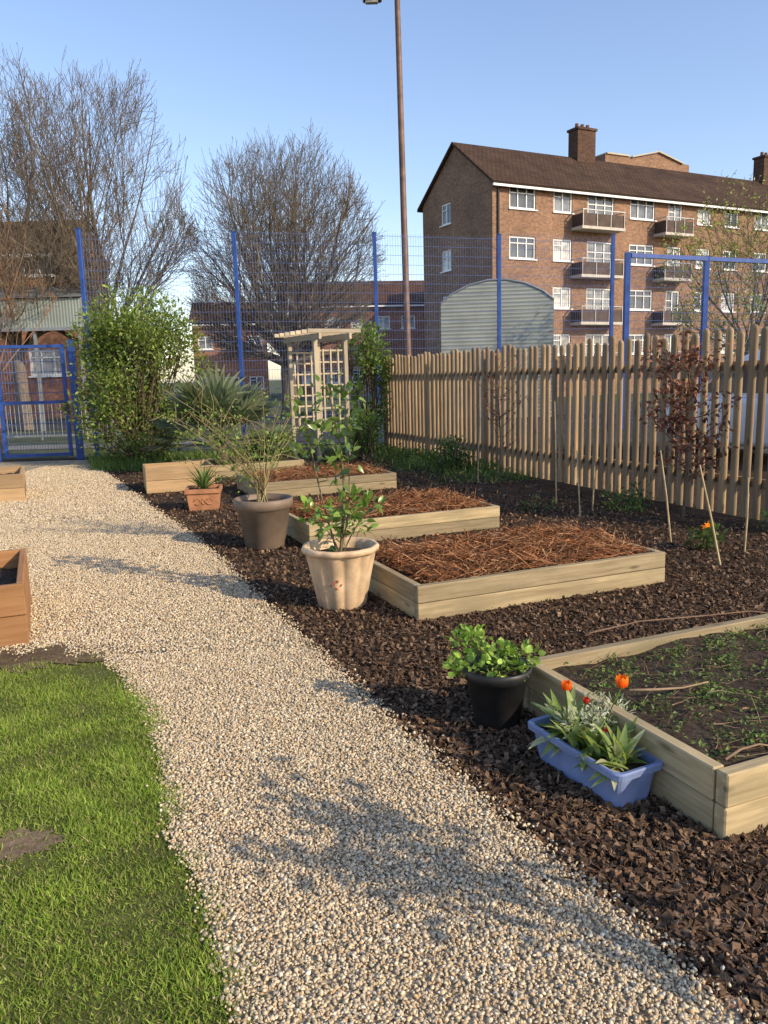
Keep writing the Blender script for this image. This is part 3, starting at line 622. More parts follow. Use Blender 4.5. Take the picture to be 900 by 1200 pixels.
# ---------------------------------------------------------------- wooden arch
an=math.radians(28);r=T('garden_arch','pale timber garden arch with trellis sides and slatted top','arch',(*AY(391,520,14.8)[:2],0),an)
hz=AY(390,398,14.8)[2];Wd=1.25;pl=.6
for yo in(0,Wd):
    for x in(-pl/2,pl/2):
        m=MB();box(m,(0,0,hz/2),(.075,.075,hz),ch=.006);m.build('post',WARC,r,loc=(x,yo,0))
    m=MB()
    for k in range(1,4): box(m,(-pl/2+pl*k/4,yo-.008,.55+.7),(.03,.016,1.5))
    for k in range(8): box(m,(0,yo+.009,.52+k*.208),(pl-.08,.016,.03))
    m.build('trellis',WARC,r)
for x in(-pl/2,pl/2):
    m=MB();box(m,(0,0,0),(.05,Wd+.5,.11),ch=.006);m.build('beam',WARC,r,loc=(x,Wd/2,hz+.056))
for k in range(7):
    m=MB();box(m,(0,0,0),(pl+.45,.045,.07),ch=.005);m.build('top_slat',WARC,r,loc=(0,-.2+k*(Wd+.4)/6,hz+.148))
# ---------------------------------------------------------------- canes and saplings near the fence
def cane(label,a,b,depth_top):
    p=G(*a);q=AY(b[0],b[1],depth_top+p[1]);m=MB();tubes(m,np.array([p-[0,0,.05],(p+q)/2+rng.normal(0,.006,3),q]),np.array([.009,.008,.006]),6,(1,1,1),True);tag(m.build('garden_cane',CANE,smooth=True),label,'cane','canes stuck in the soil by the fence')
cane('leaning cane right of the copper leaved sapling, tallest of the right hand canes',(846,664),(820,545),.15)
cane('cane just left of the copper leaved sapling',(787,636),(774,528),.1)
cane('short leaning cane near the right edge by the fence',(872,648),(877,560),.0)
cane('cane standing left of the thin budding sapling in front of the fence',(560,566),(563,478),0)
cane('cane standing between the two saplings in front of the fence',(652,590),(650,470),0)
cane('short leaning cane midway along the bed before the fence',(680,604),(676,528),.1)
cane('short upright cane right of the fence middle',(694,598),(697,540),0)
def sapling(label,base,h,lc,nl,spread,lsz,z0r=(.25,.9),name='sapling',mat=DRY,N=26):
    p=np.array(base,float);r=T(name,label,'sapling',p);m=MB();ml=MB()
    st=np.array([(0,0,0),(.02,0,h*.35),(-.01,0,h*.7),(0.02,0,h)]);tubes(m,st,np.array([.014,.012,.009,.004]),6,(.13,.09,.065))
    z0=U(z0r[0],z0r[1],N)*h;a=U(0,6.28,N);L=U(.5,1,N)*spread;b0=np.stack([np.zeros(N),np.zeros(N),z0],1);b1=b0+np.stack([np.cos(a)*L,np.sin(a)*L,L*U(.4,1.1,N)],1)
    tubes(m,np.stack([b0,(b0*.5+b1*.5)-[0,0,.03],b1],1),np.tile([[.006,.004,.002]],(N,1)),4,(.14,.09,.065))
    m.build('stem',BARK,r,smooth=True)
    ii=rng.integers(0,N,nl);t=U(.2,1.05,nl)[:,None];pos=b0[ii]*(1-t)+b1[ii]*t+rng.normal(0,.035,(nl,3))
    s=U(lsz[0],lsz[1],nl);scatter(ml,LF[0],LF[1],pos,frames(rng.normal(size=(nl,3))-[0,0,.5],rng.normal(size=(nl,3))),s,pal(lc,nl,.3));ml.build('foliage',mat,r,smooth=True)
p=G(800,610);sapling('sapling covered in dry copper brown leaves in front of the fence at right',p,AY(800,406,p[1])[2]-.1,[(.19,.075,.05),(.13,.055,.04),(.26,.12,.075)],1000,.46,(.04,.075),(.2,.95),N=38)
p=G(585,566);sapling('thin sapling with few reddish buds in front of the fence middle',p,AY(588,425,p[1])[2],[(.24,.1,.07),(.18,.07,.05)],170,.45,(.03,.06))
sapling('leafy sapling added outside the view, right of the path, to shade the gravel',(1.95,1.0,0),1.3,[(.1,.16,.035),(.14,.2,.05)],300,.36,(.05,.09),(.5,.95),mat=LEAF,N=26)  # unseen sapling, added to throw its shadow across the foreground path
# undergrowth along the fence
m=MB();cs=[];rs=[]
for i in range(80):
    t=U(.02,1) if i<26 else U(.55,1);off=abs(rng.normal(0,.5))+.1;p=FA0+fd*TOT*t+np.array([fd[1],-fd[0]])*-off;cs.append((p[0],p[1],U(.0,.08)));h=U(.04,.17);rs.append((U(.1,.28),U(.1,.28),h))
foliage(m,cs,rs,5200,(.025,.065),[(.08,.14,.03),(.12,.19,.045),(.16,.23,.055),(.065,.11,.028)],DIA,.4)
k=1900;t=U(.45,1,k);off=np.abs(rng.normal(0,.6,k))+.1;P0=FA0+fd*TOT*t[:,None]-np.array([fd[1],-fd[0]])*off[:,None]
hh=U(.05,.2,k);scatter(m,BLADE[0],BLADE[1],np.concatenate([P0,np.zeros((k,1))],1),frames(rng.normal(0,.5,(k,3))+[0,0,1],rng.normal(size=(k,3))),np.stack([hh,U(.006,.012,k),hh],1),pal([(.13,.2,.05),(.17,.25,.065),(.10,.15,.045)],k,.25))
tag(m.build('undergrowth',LEAF),'low green undergrowth along the foot of the wooden fence','undergrowth',kind='stuff')
m=MB();k=9000;px=U(105,330,k);py=U(522,553,k);P0=np.array([G(a,b) for a,b in zip(px,py)]);P0=P0[(P0[:,1]<15.9)];k=len(P0)
hh=U(.06,.24,k);scatter(m,BLADE[0],BLADE[1],P0,frames(rng.normal(0,.4,(k,3))+[0,0,1],rng.normal(size=(k,3))),np.stack([hh,U(.008,.016,k),hh],1),pal([(.12,.19,.04),(.17,.25,.055),(.09,.14,.035)],k,.25))
tag(m.build('long_grass',LEAF),'long grass below the big green shrub at the path end','long grass',kind='stuff')
p=G(822,645);r=T('wallflower','dark leaved low plant with orange flowers by the right hand canes','plant',p);m=MB();foliage(m,[(0,0,.1),(.08,.02,.12)],[.1,.09],120,(.04,.08),[(.07,.12,.03),(.10,.15,.04)],LF,.5);m.build('foliage',LEAF,r,smooth=True)
m=MB();foliage(m,[(.02,-.03,.2),(.06,0,.23)],[.025,.02],26,(.02,.035),[(.85,.28,.02)],LR);m.build('flower',PETAL,r,smooth=True)

# ---------------------------------------------------------------- shrubs
def shrub(name,label,base,cl,rad,n,size,cols,stem_col=(.12,.09,.06),mat=LEAF,proto=DIA,cat='shrub',shell=.5):
    r=T(name,label,cat,base);m=MB();foliage(m,cl,rad,n,size,cols,proto,.3,shell);m.build('foliage',mat,r)
    m=MB();cl=np.array(cl)
    for i in range(len(cl)):
        c=cl[i];b=np.array([rng.normal(0,.08),rng.normal(0,.08),0]);tubes(m,stemcurve(b,c,rng.normal(0,.08,3)),np.linspace(.022,.007,6),5,stem_col)
        for j in range(4):
            e=c+rng.normal(0,1,3)*np.array(rad[i] if np.ndim(rad[i]) else [rad[i]]*3)*.6;tubes(m,stemcurve(c*.75+b*.25,e,(0,0,.05),4),np.linspace(.01,.003,4),4,stem_col)
    m.build('stem',BARK,r,smooth=True);return r
def clumps(n,cx,hw,dy,z0,z1,rlo,rhi,taper=.5):
    C=[];R=[]
    for i in range(n):
        t=rng.random();z=z0+(z1-z0)*t;wd=hw*(1-taper*t);a=U(0,6.28);q=math.sqrt(rng.random())
        C.append((cx+wd*q*math.cos(a),dy*q*math.sin(a),z));R.append(U(rlo,rhi))
    return C,R
YG=[(.17,.24,.042),(.22,.29,.06),(.27,.33,.08),(.125,.185,.036)]
C,R=clumps(84,.0,1.05,.8,.2,2.65,.24,.46,.18)
C+=[(-.6,0,2.65),(.35,.1,2.95),(.1,.2,2.85),(-.3,0,3.0),(.85,0,2.3),(1.1,.1,1.7),(1.05,0,1.0),(.6,0,2.7)];R+=[.34,.28,.36,.26,.36,.32,.36,.28]
shrub('leafy_shrub','big rounded bright green shrub beside the blue gate',(*AY(168,535,14.7)[:2],0),C,R,19000,(.045,.095),YG)
C,R=clumps(22,0,.5,.4,.3,2.35,.18,.32,.3)
shrub('leafy_shrub','narrow green climbing shrub between the arch and the wooden fence',(*AY(432,520,16.2)[:2],0),C,R,2600,(.06,.11),[(.10,.16,.035),(.14,.21,.045),(.18,.25,.06)])
C,R=clumps(12,0,.35,.3,.15,.8,.12,.24,.3)
shrub('leafy_shrub','small leafy green shrub at the foot of the arch, right of its posts',(*AY(425,530,14.2)[:2],0),C,R,900,(.05,.1),[(.11,.18,.04),(.16,.23,.055)])
C,R=clumps(16,0,.8,.35,.1,.55,.12,.24,.3)
shrub('leafy_shrub','low spreading green shrub left of the arch behind the beds',(*AY(318,530,14.2)[:2],0),C,R,1300,(.05,.1),[(.12,.18,.04),(.17,.24,.055)])
C,R=clumps(9,0,.25,.25,.1,.4,.12,.2,.3)
shrub('leafy_shrub','dark green low bush in front of the far end of the wooden fence',(*G(530,552)[:2],0),C,R,800,(.04,.08),[(.06,.115,.035),(.09,.15,.045)])
# fan palm
pb=AY(260,520,12.9);r=T('fan_palm','grey green fan palm with stiff spiky fronds behind the wooden box planter','palm',(pb[0],pb[1],0));m=MB();mp_=MB()
for i in range(46):
    az=U(0,6.28);el=math.radians(U(0,82));d=np.array([math.cos(az)*math.cos(el),math.sin(az)*math.cos(el),math.sin(el)]);L=U(.45,.85)*(1 if el>.5 else 1.1);b=np.array([0,0,.42]);e=b+d*L
    tubes(mp_,np.array([b,b+d*L*.5+[0,0,.03],e]),np.array([.012,.01,.008]),4,(.17,.2,.09))
    sd=nrm(np.cross(d,[0,0,1.]));nrml=np.cross(sd,d);n=13;a=np.linspace(-1.35,1.35,n);X=np.cos(a)[:,None]*d+np.sin(a)[:,None]*sd-[0,0,.06]
    scatter(m,LN[0],LN[1],np.tile(e,(n,1)),frames(X,np.tile(nrml,(n,1))),np.stack([U(.46,.6,n),np.full(n,.34),np.full(n,.12)],1),np.tile(pal([(.10,.135,.07),(.15,.18,.10),(.2,.22,.13),(.07,.10,.05)],1,.12),(n,1))*U(.75,1.25,(n,1)))
m.build('frond',LEAF,r,smooth=True);mp_.build('stalk',LEAF,r,smooth=True)
m=MB();lathe(m,[(.09,0),(.11,.2),(.06,.45),(.001,.5)],10,col=(.1,.07,.045));m.build('trunk',BARK,r)

# ---------------------------------------------------------------- trees
def grow(out,p,d,L,r,lev,mx,env,up,ang,nch,wan):
    K=5;pts=[p];q=p;dd=d.copy()
    for i in range(K-1):
        dd=(dd+Vector((random.gauss(0,wan),random.gauss(0,wan),random.gauss(0,wan)+up))).normalized();q=q+dd*(L/(K-1));pts.append(q)
    re=r*.42
    out.append(([tuple(a) for a in pts],[r+(re-r)*i/(K-1) for i in range(K)],lev))
    if lev>=mx:return
    for j in range(nch[lev]+1):
        t=random.uniform(.22,.97) if j else 1.;f=t*(K-1);i=min(K-2,int(f));p0=pts[i].lerp(pts[i+1],f-i);dr=(pts[i+1]-pts[i]).normalized()
        pr=dr.orthogonal().normalized();pr.rotate(Matrix.Rotation(random.uniform(0,6.283),3,dr));a=math.radians(random.uniform(*ang[min(lev,len(ang)-1)])) if j else math.radians(random.uniform(3,12))
        nd_=(dr*math.cos(a)+pr*math.sin(a)).normalized();l2=L*random.uniform(.5,.8)
        for _ in range(3):
            if env(p0+nd_*l2): break
            l2*=.7
        else:
            if j>1: continue
        grow(out,p0,nd_,l2,max(.005,(r+(re-r)*t)*(random.uniform(.4,.62) if j else .97)),lev+1,mx,env,up,ang,nch,wan)
def bare_tree(label,base,trunk,r0,env,limbs,nch,ang,up,col,rmin=.0,leaf=None,wan=.07,lim_ang=(10,60),mx=4,limL=.62,name='bare_tree'):
    r=T(name,label,'tree',base);out=[]
    tr=[(0,0,0),(.02,0,trunk*.35),(-.02,.02,trunk*.7),(0,0,trunk)];m=MB();tubes(m,np.array(tr),np.array([r0*1.25,r0,r0*.92,r0*.8]),9,col);m.build('trunk',BARK,r,smooth=True)
    H=env.top
    for i in range(limbs):
        az=2.39996*i+random.uniform(-.3,.3);a=math.radians(lim_ang[0]+(lim_ang[1]-lim_ang[0])*((i+.5)/limbs)**.6);d=Vector((math.sin(a)*math.cos(az),math.sin(a)*math.sin(az),math.cos(a)))
        p=Vector((0,0,trunk*random.uniform(.8,1.0)));L=(H-trunk)*limL*random.uniform(.85,1.1)
        for _ in range(6):
            if env(p+d*L*1.25):break
            L*=.87
        grow(out,p,d,L,r0*random.uniform(.3,.46),1,mx,env,up,ang,nch,wan)
    m=MB()
    for lv in range(1,mx+1):
        o=[x for x in out if x[2]==lv]
        if o:
            RR=np.maximum(np.array([x[1] for x in o]),rmin);tubes(m,np.array([x[0] for x in o]),RR,6 if lv==1 else 4 if lv==2 else 3,np.array(col)*np.clip(1+rng.normal(0,.15,(len(o),1)),.6,1.5))
    m.build('crown',BARK,r,smooth=True)
    if leaf:
        o=[x for x in out if x[2]==mx];P=np.array([x[0][3] for x in o]);ii=rng.integers(0,len(P),leaf[0]);ml=MB()
        scatter(ml,DIA[0],DIA[1],P[ii]+rng.normal(0,.14,(leaf[0],3)),frames(rng.normal(size=(leaf[0],3)),rng.normal(size=(leaf[0],3))),U(.05,.12,leaf[0]),pal(leaf[1],leaf[0],.2));ml.build('foliage',LEAF,r)
    return len(out)
class Env:
    def __init__(s,c,rd,lum=.13): s.c=c;s.r=rd;s.top=c[2]+rd[2];s.l=lum;s.ph=[random.uniform(0,6.28) for _ in range(4)]
    def __call__(s,p):
        d=[(p[i]-s.c[i])/s.r[i] for i in range(3)]
        a=math.atan2(d[2],d[0]);b=math.atan2(d[1],d[0])
        k=1+s.l*(.5*math.sin(5*a+s.ph[0])+.35*math.sin(11*a+s.ph[1])+.4*math.sin(4*b+s.ph[2]))+random.gauss(0,.04)
        return d[0]**2+d[1]**2+d[2]**2<k*k
ez=AY
Yt=31;b=ez(336,400,Yt);tp=ez(338,154,Yt)[2];lw=(ez(456,280,Yt)[0]-ez(220,280,Yt)[0])/2
n1=bare_tree('rounded bare tree with dense upright branches in the centre behind the blue fence',(b[0],Yt,0),2.4,.3,Env((0.05,0,tp*.55),(lw,lw,tp*.45),.05),24,[0,6,5,4,2],[(0,0),(14,34),(16,42),(18,48)],.03,(.15,.122,.092),.006,lim_ang=(3,80),limL=.6,mx=5)
Yt=29;b=ez(124,400,Yt);tp=ez(112,84,Yt)[2]
n2=bare_tree('tall bare tree left of centre with upswept grey brown branches',(b[0],Yt,0),2.8,.24,Env((.0,0,tp*.58),(3.4,3.2,tp*.43),.1),16,[0,6,4,4,2],[(0,0),(14,36),(16,42),(18,48)],.05,(.165,.135,.103),.006,lim_ang=(3,62),limL=.62,mx=5)
Yt=27;b=ez(20,400,Yt);tp=ez(36,62,Yt)[2]
bare_tree('tall bare tree at the left edge above the metal shelter',(b[0],Yt,0),2.8,.22,Env((.1,0,tp*.58),(3.1,3.0,tp*.43),.1),15,[0,6,4,4,2],[(0,0),(14,36),(16,42),(18,48)],.05,(.17,.138,.105),.006,lim_ang=(3,60),limL=.62,mx=5)
Yt=17.8;b=ez(-8,420,Yt);tp=ez(0,215,Yt)[2]
bare_tree('smaller tree with orange brown twigs at the left edge beyond the gate',(b[0],Yt,0),1.9,.06,Env((.0,0,tp*.64),(1.2,1.2,tp*.36),.2),8,[0,4,4,3],[(0,0),(12,40),(16,45),(20,50)],.05,(.28,.17,.1),.0042,lim_ang=(5,55),limL=.6)
Yt=24;b=ez(878,400,Yt);tp=ez(865,192,Yt)[2]
bare_tree('slender tree with fresh yellow green leaves at the right edge before the brick flats',(b[0],Yt,0),2.2,.11,Env((-.15,0,tp*.62),(2.3,2.0,tp*.4)),10,[0,5,4,3],[(0,0),(20,50),(20,55),(20,60)],.03,(.12,.1,.07),.006,leaf=(4600,[(.34,.37,.09),(.27,.31,.07)]),lim_ang=(10,70),limL=.55,name='leafing_tree')

# ---------------------------------------------------------------- buildings
WC={}
def window(parent,pos,rz,w,h,nm=1,tr=True):
    key=(round(w,2),round(h,2),nm,tr)
    if key not in WC:
        t=.09;m=MB()
        for x in(-w/2+t/2,w/2-t/2): box(m,(x,0,0),(t,.07,h))
        for z in(-h/2+t/2,h/2-t/2): box(m,(0,0,z),(w-2*t,.066,t))
        for k in range(nm): box(m,(-w/2+w*(k+1)/(nm+1),0,0),(.065,.06,h-2*t))
        if tr: box(m,(-w/4 if nm==1 else 0,-.002,h*.2),((w/2 if nm==1 else w)-2*t,.056,.05))
        box(m,(0,-.1,-h/2-.03),(w+.16,.16,.06))
        p=MB();p.add([(-w/2+.02,.02,-h/2+.02),(w/2-.02,.02,-h/2+.02),(w/2-.02,.02,h/2-.02),(-w/2+.02,.02,h/2-.02)],[[0,1,2,3]])
        WC[key]=(m.mesh('window',WHT),p.mesh('pane',PANE))
    a,b=WC[key];o=inst(a,'window',parent,pos,rz);inst(b,'pane',o);return o
def wall(m,O,A,Nin,u0,u1,z0,z1,ops,dep=.12):
    O=np.array(O,float);A=np.array(A,float);Nin=np.array(Nin,float);Zu=np.array([0,0,1.])
    us=sorted({u0,u1,*[o[0] for o in ops],*[o[1] for o in ops]});zs=sorted({z0,z1,*[o[2] for o in ops],*[o[3] for o in ops]})
    P=lambda u,z,d=0:O+A*u+Zu*z+Nin*d
    for a,b in zip(us[:-1],us[1:]):
        for c,d in zip(zs[:-1],zs[1:]):
            mu,mz=(a+b)/2,(c+d)/2
            if any(o[0]<mu<o[1] and o[2]<mz<o[3] for o in ops): continue
            m.add([P(a,c),P(b,c),P(b,d),P(a,d)],[[0,1,2,3]],gp=[(a,c,0),(b,c,0),(b,d,0),(a,d,0)])
    for o in ops:
        a,b,c,d=o;q=[(a,c),(b,c),(b,d),(a,d)]
        for (p1,p2) in zip(q,q[1:]+q[:1]):
            m.add([P(*p1),P(*p2),P(*p2,dep),P(*p1,dep)],[[0,1,2,3]],gp=[(*p1,0),(*p2,0),(p2[0]+dep,p2[1],0),(p1[0]+dep,p1[1],0)])
def bbox(m,x0,x1,y0,y1,z0,z1):
    wall(m,(x0,y0,0),(1,0,0),(0,1,0),0,x1-x0,z0,z1,[]);wall(m,(x1,y0,0),(0,1,0),(-1,0,0),0,y1-y0,z0,z1,[]);wall(m,(x0,y1,0),(1,0,0),(0,-1,0),0,x1-x0,z0,z1,[]);wall(m,(x0,y0,0),(0,1,0),(1,0,0),0,y1-y0,z0,z1,[])
    m.add([(x0,y0,z1),(x1,y0,z1),(x1,y1,z1),(x0,y1,z1)],[[0,1,2,3]])
def gable_roof(m,W,D,H,rise,ov=.35,th=.16):
    sl=math.hypot(D/2,rise);k=rise/(D/2);y0=-ov;z0=H-ov*k;L=sl*(1+ov/(D/2))
    for (a,b) in(((y0,z0),(D/2,H+rise)),((D+ov,z0),(D/2,H+rise))):
        P=[(-ov*.6,a[0],a[1]+th),(W+ov*.6,a[0],a[1]+th),(W+ov*.6,b[0],b[1]+th),(-ov*.6,b[0],b[1]+th)];Q=[(p[0],p[1],p[2]-th) for p in P]
        m.add(P+Q,[[0,1,2,3],[4,7,6,5],[0,4,5,1],[3,2,6,7],[0,3,7,4],[1,5,6,2]],gp=[(p[0],i,0) for p,i in zip(P+Q,(0,0,L,L)*2)])
def block(name,label,loc,rz,W,D,H,rise,ops,gops,bm_,rm,nm=1,group=None):
    r=T(name,label,'building',loc,rz,group);m=MB()
    wall(m,(0,0,0),(1,0,0),(0,1,0),0,W,-.2,H,ops);wall(m,(0,0,0),(0,1,0),(1,0,0),0,D,-.2,H,gops);wall(m,(W,0,0),(0,1,0),(-1,0,0),0,D,-.2,H,[]);wall(m,(0,D,0),(1,0,0),(0,-1,0),0,W,-.2,H,[])
    for x in(0,W): m.add([(x,0,H),(x,D,H),(x,D/2,H+rise)],[[0,1,2]],gp=[(0,H,0),(D,H,0),(D/2,H+rise,0)])
    m.build('wall',bm_,r)
    for o in ops: window(r,((o[0]+o[1])/2,.09,(o[2]+o[3])/2),0,o[1]-o[0],o[3]-o[2],nm if o[1]-o[0]<1.6 else nm+1)
    for o in gops: window(r,(.09,(o[0]+o[1])/2,(o[2]+o[3])/2),-math.pi/2,o[1]-o[0],o[3]-o[2],nm)
    m=MB();gable_roof(m,W,D,H,rise);roof=m.build('roof',rm,r)
    m=MB();box(m,(W/2,-.36,H-.3),(W+.4,.1,.12));m.build('gutter',WHT,r)
    return r,roof
AL=math.radians(27.2);YC=46.;c0=AY(577,212,YC);HE=c0[2]+.05;Ad=np.array([math.cos(AL),math.sin(AL)]);Nn=np.array([math.sin(AL),-math.cos(AL)])
def fz(px,py):
    d=ray(px,py);t=(c0[:2]@Nn)/(d[:2]@Nn);p=d[:2]*t;return (p-c0[:2])@Ad,EYE+d[2]*t
zt=fz(612,218)[1];dz=zt-fz(612,277)[1];wh=zt-fz(612,245)[1]
cols=[(597,628,218,0),(649,671,223,0),(689,720,228,1),(739,768,233,0),(784,800,238,1),(818,834,241,0),(850,866,245,0)]
ops=[];bal=[]
sc=[(fz(a,p)[0],fz(b,p)[0],k) for a,b,p,k in cols]
last=sc[-1][1]
for q in range(3): sc.append((last+1.6+q*3.2,last+3.0+q*3.2,1 if q==1 else 0))
for (a,b,k) in sc:
    for f in range(4):
        top=zt-f*dz
        if k: ops.append((a,b,top-2.05,top));bal.append((a,b,top-2.05))
        else: ops.append((a,b,top-wh,top))
WB=36.;DB=7.6;rise=2.75
gops=[(DB-5.9+2.6,DB-5.9+3.7,zt-wh-.15-f*dz,zt-.15-f*dz) for f in range(4)]
r,roof=block('apartment_block','long four storey brown brick apartment block with balconies and brown tiled roof',(c0[0],c0[1],0),AL,WB,DB,HE,rise,ops,gops,BR1,TIL)
for (a,b,z) in bal:
    x0=a-1.2;x1=b-.05;o=MB();box(o,((x0+x1)/2,-.5,z-.08),(x1-x0+.1,1.0,.16));ob=o.build('balcony',CONC,r)
    p=MB()
    box(p,((x0+x1)/2,-.92,z+.36),(x1-x0-.1,.04,.7));box(p,(x0+.07,-.45,z+.36),(.04,.86,.7));box(p,(x1-.07,-.45,z+.36),(.04,.86,.7));p.build('panel',BALC,ob)
    p=MB();beam(p,(x0-.02,-.96,z+.9),(x1+.02,-.96,z+.9),.07,.05);beam(p,(x0+.03,-.92,z+.9),(x0+.03,-.02,z+.9),.06,.05);beam(p,(x1-.03,-.92,z+.9),(x1-.03,-.02,z+.9),.06,.05)
    for k in range(4): xx=x0+.03+(x1-x0-.06)*k/3;box(p,(xx,-.96,z+.44),(.04,.05,.87))
    p.build('handrail',GALV,ob)
for x,w_ in((9.6,1.45),(27,1.4)):
    m=MB();z0,z1=HE+rise-.9,HE+rise+1.75;bbox(m,x-w_/2,x+w_/2,DB/2-.45,DB/2+.45,z0,z1);ch_=m.build('chimney',BR3,roof)
    m=MB();bbox(m,x-w_/2-.08,x+w_/2+.08,DB/2-.53,DB/2+.53,z1,z1+.14);m.build('chimney_cap',BR3,r)
    for k in(-1,0,1):
        m=MB();lathe(m,[(.13,z1+.14),(.11,z1+.45),(.09,z1+.45)],10,(x+k*w_*.3,DB/2,0));m.build('chimney_pot',POTC,r)
yt=DB*.62;zt2=HE+rise+.95
m=MB();bbox(m,12.4,20.2,yt,DB+1.5,HE-1,zt2);m.add([(14.9,yt,zt2),(19.3,yt,zt2),(17.1,yt,zt2+.5)],[[0,1,2]],gp=[(0,0,0),(4.4,0,0),(2.2,.5,0)]);m.build('stair_tower',BR1,r)
m=MB();beam(m,(14.7,yt-.06,zt2+.0),(17.1,yt-.06,zt2+.56),.2,.08);beam(m,(19.5,yt-.06,zt2+.0),(17.1,yt-.06,zt2+.57),.21,.08);box(m,(13.5,yt+1,zt2+.05),(2.0,2.2,.1));m.build('pediment_trim',CREAMP,r)
m=MB();tubes(m,np.array([(.35,-.08,0),(.35,-.08,HE-.3)]),np.full(2,.06),8);m.build('drainpipe',DARKM,r)
def grid_ops(W,H,nc,rows,ww,wh):
    o=[]
    for c in range(nc):
        x=W*(c+.5)/nc
        for z in rows:o.append((x-ww/2,x+ww/2,z,z+wh))
    return o
Yf=62;a=AY(226,400,Yf);zt_=AY(260,376,Yf)[2]
block('terrace_block','low far brick terrace with white windows left of the rounded bare tree',(a[0],Yf,0),math.radians(8),5.6,8,zt_,1.6,grid_ops(5.6,zt_,3,(.7,zt_-2.1,),1.1,1.0),[],BR2,TIL2)
Yf=66;a=AY(345,400,Yf);zt_=AY(430,354,Yf)[2]
block('terrace_block','far brick terrace with brown roof between the rounded bare tree and lamp post',(a[0],Yf,0),math.radians(6),12.5,8,zt_,2.0,grid_ops(12.5,zt_,6,(1.0,zt_-2.1),1.15,1.05),[],BR2,TIL2)
Yl=36;a=AY(-160,400,Yl);b=AY(84,400,Yl);Wl=b[0]-a[0];zt_=AY(50,292,Yl)[2]
ops=[]
for p0,p1,q0,q1 in((26,64,324,297),(36,76,441,409),(-60,-20,324,297),(-60,-20,441,409)):
    A_=AY(p0,q0,Yl);B_=AY(p1,q1,Yl);ops.append((A_[0]-a[0],B_[0]-a[0],A_[2],B_[2]))
block('brick_house','red brick building with white framed windows behind the metal shelter at left',(a[0],Yl,0),0,Wl,5,zt_,1.5,ops,[],BR2,TIL2)
# metal shelter
Ys=26;a=AY(-70,385,Ys);b=AY(96,385,Ys);zb=AY(50,384,Ys)[2];zm=AY(50,350,Ys)[2];zt_=AY(50,330,Ys)[2];Ls=b[0]-a[0]
r=T('cycle_shelter','grey sheet roofed metal shelter at the left before the brick house','shelter',(a[0],Ys,0))
m=MB();m.add([(-.1,-.1,zm+.03),(Ls+.1,-.1,zm+.03),(Ls-.1,2.2,zt_+.1),(-.1,2.2,zt_+.1)],[[0,1,2,3]],gp=[(0,0,0),(Ls,0,0),(Ls,2.4,0),(0,2.4,0)]);m.add([(Ls,0,zb),(Ls,2.2,zb),(Ls,2.2,zt_),(Ls,0,zm)],[[0,1,2,3]]);m.build('roof_sheet',CORG,r)
m=MB();m.add([(0,0,zb),(Ls,0,zb),(Ls,0,zm),(0,0,zm)],[[0,1,2,3]],gp=[(0,0,0),(Ls,0,0),(Ls,zm-zb,0),(0,zm-zb,0)]);m.build('clad_band',CORB,r)
m=MB();beam(m,(0,-.05,zb-.05),(Ls,-.05,zb-.05),.08,.1);m.build('fascia',GALV,r)
for i in range(4):
    m=MB();box(m,(0,0,zb/2-.07),(.09,.09,zb-.14));m.build('post',GALV,r,loc=(.1+i*(Ls-.2)/3,.06,0))
# pale ribbed shed, arched end facing the garden
Yd=27;a=AY(517,400,Yd);f=AY(646,400,Yd);Ws=f[0]-a[0];zs=AY(580,354,Yd)[2];zp=AY(580,329,Yd)[2]
r=T('metal_shed','pale grey green ribbed metal shed with shallow arched top behind the blue fence','shed',(a[0],Yd,0),math.radians(-9))
def arc(y):
    P=[(0,y,0),(0,y,zs)]
    for q,hh_ in((.1,.42),(.25,.8),(.42,1.),(.58,1.),(.75,.8),(.9,.42)): P.append((Ws*q,y,zs+(zp-zs)*hh_))
    return P+[(Ws,y,zs),(Ws,y,0)]
k0=arc(0);k1=arc(5);n=len(k0);sacc=np.concatenate([[0],np.cumsum([math.dist(k0[i],k0[i+1]) for i in range(n-1)])])
m=MB();m.add(k0+k1,[[i,n+i,n+i+1,i+1] for i in range(n-1)],gp=[(s_,p[1],0) for p,s_ in zip(k0+k1,list(sacc)*2)])
m.add(k0,[list(range(n))],gp=[(p[0],p[2],0) for p in k0]);m.add(k1,[list(range(n))],gp=[(p[0],p[2],0) for p in k1]);m.build('cladding',CORH,r)
m=MB();box(m,(Ws*.5,-.02,1.0),(2.2,.05,2.),ch=.01);m.build('door',CORB,r)
for kk in(k0,k1):
    m=MB();tubes(m,np.array(kk[1:-1]),np.full(n-2,.04),6);m.build('edge_trim',GALV,r,smooth=True)
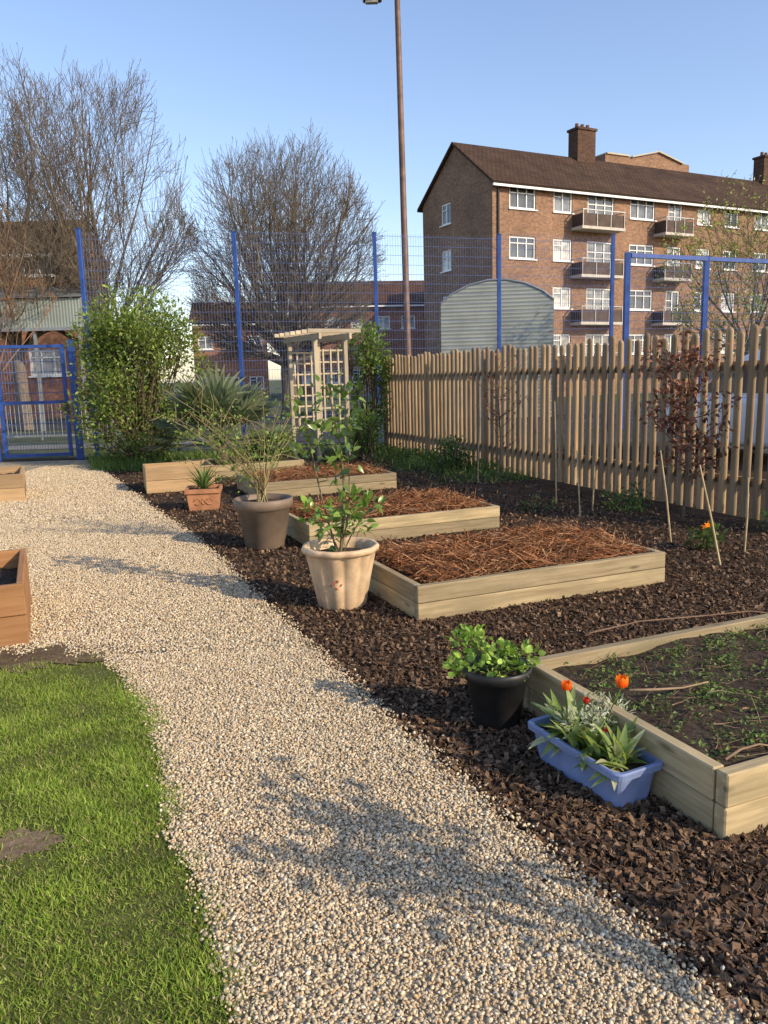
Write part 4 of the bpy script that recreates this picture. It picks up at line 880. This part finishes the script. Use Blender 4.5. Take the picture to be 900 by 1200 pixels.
# lamp post
Yp=27;pb=AY(479,415,Yp);pt=AY(465,-14,Yp);r=T('lamp_post','very tall slim brown street lamp column behind the blue fence','street lamp',(pb[0],Yp,0))
dx=pt[0]-pb[0];m=MB();tubes(m,np.array([(0,0,0),(dx*.1,0,1.4),(dx*.1,0,1.45),(dx,0,pt[2])]),np.array([.15,.14,.115,.085]),12,(1,1,1));m.build('column',POLE,r,smooth=True)
lh=AY(440,2,Yp);m=MB();tubes(m,np.array([(dx,0,pt[2]-.02),(dx-.25,0,pt[2]+.12),(lh[0]-pb[0]+.1,0,lh[2]+.12)]),np.full(3,.045),8);m.build('arm',POLE,r,smooth=True)
m=MB();box(m,(lh[0]-pb[0]-.1,0,lh[2]+.07),(.6,.26,.14),ch=.04);hd=m.build('lamp_head',DARKM,r);m=MB();box(m,(lh[0]-pb[0]-.12,0,lh[2]-.02),(.4,.2,.05),ch=.02);m.build('lens',LAMPG,hd)
# parked car
pc=AY(895,470,12.6);r=T('parked_car','white car parked behind the wooden fence at the right edge','car',(pc[0]+.5,12.8,0),RZ+math.radians(90))
def ring(x,w_,z0,z1,c=.1): 
    q=rr(w_,(z1-z0)/2,0,min(c,(z1-z0)/2.2),3);return np.stack([np.full(len(q),x),q[:,0],q[:,1]+(z0+z1)/2],1)
m=MB();loft(m,[ring(*s) for s in((-2.12,.68,.45,.75),(-2.02,.82,.3,.95),(-1.2,.88,.24,1.0),(0,.89,.24,1.02),(1.2,.88,.24,1.0),(1.85,.83,.3,.86),(2.12,.68,.42,.66))])
loft(m,[ring(*s) for s in((-2.0,.7,.94,1.02),(-1.82,.72,.9,1.58),(-1.0,.73,.9,1.74),(.15,.73,.9,1.73),(.75,.7,.9,1.5),(1.4,.68,.9,1.0))]);m.build('body',CARW,r,smooth=True)
for sg in(-1,1):
    for x0,x1,xt0,xt1 in((-1.7,-.75,-1.6,-.75),(-.65,.3,-.65,.25),(.4,1.1,.4,.62)):
        m=MB();y=sg*.745;m.add([(x0,y,1.08),(x1,y,1.08),(xt1,y-sg*.012,1.58),(xt0,y-sg*.012,1.58)],[[0,1,2,3]]);m.build('side_window',CGL,r)
    for x in(-1.35,1.3):
        m=MB();lathe(m,[(.02,-.1),(.3,-.1),(.33,-.06),(.33,.06),(.3,.1),(.02,.1)],20);wv=m.build('wheel',RUB,r,smooth=False,loc=(x,sg*.82,.33));wv.rotation_euler=(math.pi/2,0,0)
        m=MB();lathe(m,[(.001,-.105),(.2,-.108),(.21,-.1),(.21,.1),(.2,.108),(.001,.105)],16);m.build('rim',GALV,wv)
m=MB();m.add([(.83,-.6,1.08),(.83,.6,1.08),(.7,.55,1.5),(.7,-.55,1.5)],[[0,1,2,3]],gp=None);m.build('windscreen',CGL,r,loc=(.42,0,.02))
print('done',n1,n2)
